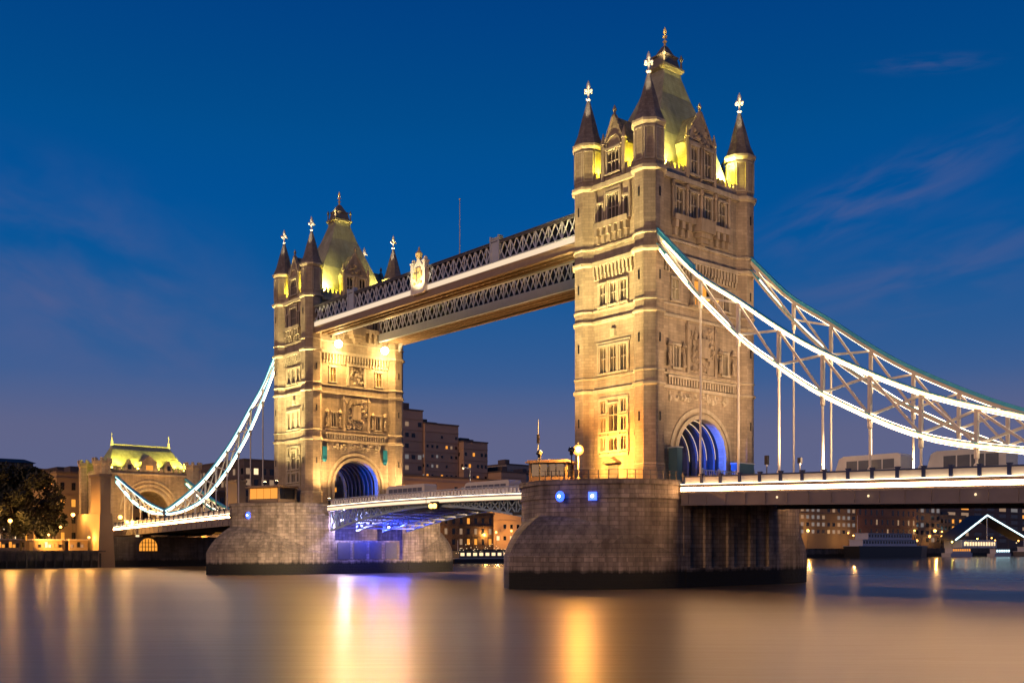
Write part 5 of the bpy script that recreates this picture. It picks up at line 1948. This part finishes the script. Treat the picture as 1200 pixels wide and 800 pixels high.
LAMPS += [(-173, 62, 5.0, .5, 900, 'amber lamp just right of the far pier on the far bank'),
          (-178, 118, 5.6, .5, 900, 'amber lamp at the foot of the stepped hotel'),
          (-196, 100, 6.5, .5, 1600, 'amber lamp close to the hotel front wing'),
          (-196, 140, 6.5, .5, 1600, 'amber lamp near the right end of the hotel front wing'),
          (-196, -22, 6.0, .6, 1800, 'amber lamp in front of the brown block beside the gatehouse'),
          (-216, -31, 6.0, .6, 2600, 'amber lamp before the long riverside block behind the big tree'),
          (-214, -42, 6.0, .6, 2200, 'amber lamp behind the tree at the left frame edge'),
          (-200, 22, 5.0, .5, 1200, 'amber lamp before the brown brick block behind the chain'),
          (-174, 40, 5.0, .5, 1200, 'amber lamp before the low lit block under the hangers'),
          (-181, 305, 8.0, .9, 1800, 'orange lamp at the edge of the near pier under the deck'),
          (-178, 338, 6.0, .5, 1500, 'amber lamp before the white windowed block'),
          (-180, 420, 9.0, 1.1, 2600, 'large yellow lamp before the tall dark block'),
          (-178, 435, 5.0, .6, 1500, 'small amber lamp left of the teal pavilion'),
          (-186, 520, 8.0, .8, 2600, 'amber lamp at the right frame edge behind the pavilion')]
for x, y, h, r, p, lab in LAMPS:
    street_lamp(x, y, lab, h, r, p)
rq = random.Random(12)
for k in range(16):
    y = 318 + k * 13.5 + rq.uniform(-4, 4)
    t = empty('quay_lamp', 'small quay lamp, one of the scattered lights along the right bank', 'lamp', (-163 - rq.uniform(0, 8), y, G), 0, 'small quay lamps on the right bank')
    h = rq.uniform(2.5, 9)
    MB().tube((0, 0, 0), (0, 0, h), .07, 6).build('post', 'black', t)
    MB().ball((0, 0, h + .3), rq.uniform(.25, .5), 10, 8).build('globe', rq.choice(['amber', 'amber', 'paleW', 'yellowL']), t, True)
for (x, y, z, lab) in ((-167, -11.5, 9.9, 'amber lamp on the far deck at the gatehouse foot'), (-166, -10.2, 8.7, 'white amber lamp at the left end of the far deck')):
    t = empty('deck_lamp', lab, 'lamp', (x, y, z), 0, 'lamps at the far end of the deck')
    MB().lathe(0, 0, [(.14, 0), (.07, .3), (.07, 2.0)], 6).build('post', 'black', t)
    MB().ball((0, 0, 2.3), .5, 14, 10).build('globe', 'amber', t, True)
    lamp('deck_lamp_light', (x + .8, y, z + 2.4), 1200, (1.0, 0.5, 0.12), .3)

# lit kiosks along the left promenade
for k, (y, w_, lab) in enumerate(((-47, 7, 'long lit market kiosk at the left frame edge'), (-38.4, 5.6, 'lit kiosk left of the tree trunk'), (-29.5, 6.4, 'kiosk with the brightest white window'), (-22.6, 4.2, 'kiosk nearest the abutment pylon'))):
    t = empty('kiosk', lab, 'kiosk', (-165, y, G), 0, 'lit kiosks on the left promenade')
    MB().box(-1.6, 1.6, -w_ / 2, w_ / 2, 0, 2.6).build('wall', 'tan', t)
    MB().box(-1.9, 2.2, -w_ / 2 - .3, w_ / 2 + .3, 2.6, 2.85).build('roof', 'pale', t)
    n = int(w_ / .75)
    for j in range(n):
        a = -w_ / 2 + .25 + j * (w_ - .3) / n
        m_ = 'paleW' if (k == 2 and j in (3, 4)) else ('warm', 'dimW', 'glass', 'warm', 'tan')[(j * 3 + k * 2 + j // 3) % 5]
        MB().box(1.6, 1.66, a, a + (w_ - .3) / n - .18, .9, 1.6 + .6 * ((j * 7 + k) % 3) / 2).build('window', m_, t)


# ------------------------------------------------------------------ trees
def tree(loc, label, height, rad, seed, lm='leaf', n=2600, trunk=.55, group='trees on the left promenade', zlow=.3):
    rng = random.Random(seed)
    t = empty('tree', label, 'tree', loc, 0, group)
    tr = MB()
    tr.tube((0, 0, -.1), (0, 0, height * .4), trunk, 9, trunk * .7)
    tips = []
    for k in range(7):
        a = rng.uniform(0, 2 * pi)
        p0 = (0, 0, height * rng.uniform(.28, .42))
        p1 = (rad * .6 * cos(a), rad * .6 * sin(a), height * rng.uniform(.55, .8))
        tr.tube(p0, p1, trunk * .4, 6, trunk * .12)
        tips.append(p1)
    tr.build('trunk', 'bark', t)
    c = MB()
    clumps = []
    for k in range(70):
        a = rng.uniform(0, 2 * pi)
        v = rng.uniform(0, 1)
        rr_ = rad * math.sqrt(rng.uniform(.05, 1)) * (sin(pi * (.18 + .74 * v)) ** .6)
        clumps.append((rr_ * cos(a), rr_ * sin(a), height * (zlow + (1 - zlow) * v), rad * rng.uniform(.16, .32)))
    for k in range(n):
        cx, cy, cz, cr2 = rng.choice(clumps)
        d = Vector((rng.gauss(0, 1), rng.gauss(0, 1), rng.gauss(0, .8)))
        d = d.normalized() * cr2 * rng.uniform(.4, 1.1)
        p = Vector((cx, cy, cz)) + d
        u = Vector((rng.gauss(0, 1), rng.gauss(0, 1), rng.gauss(0, 1))).normalized()
        v = u.orthogonal().normalized()
        s = rng.uniform(.2, .44)
        c.add([tuple(p - u * s - v * s * .6), tuple(p + u * s - v * s * .4), tuple(p + u * s * .8 + v * s * .7), tuple(p - u * s * .7 + v * s * .5)], [(0, 1, 2, 3)])
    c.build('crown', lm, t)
    return t


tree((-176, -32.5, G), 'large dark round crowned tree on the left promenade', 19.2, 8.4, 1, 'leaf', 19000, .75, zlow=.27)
tree((-186, -44.5, G), 'dark tree cut off by the left frame edge', 15.5, 7.5, 2, 'leafd', 7000, .6)
tree((-186, -23.0, G), 'smaller tree between the big tree and the lit lamp', 13, 4.2, 3, 'leaf', 4000, .4)
tree((-200, 190, G), 'dark tree near the pale blocks behind the near bascule leaf', 14, 6, 4, 'leafd', 1500, .4, group='trees behind the bascule')
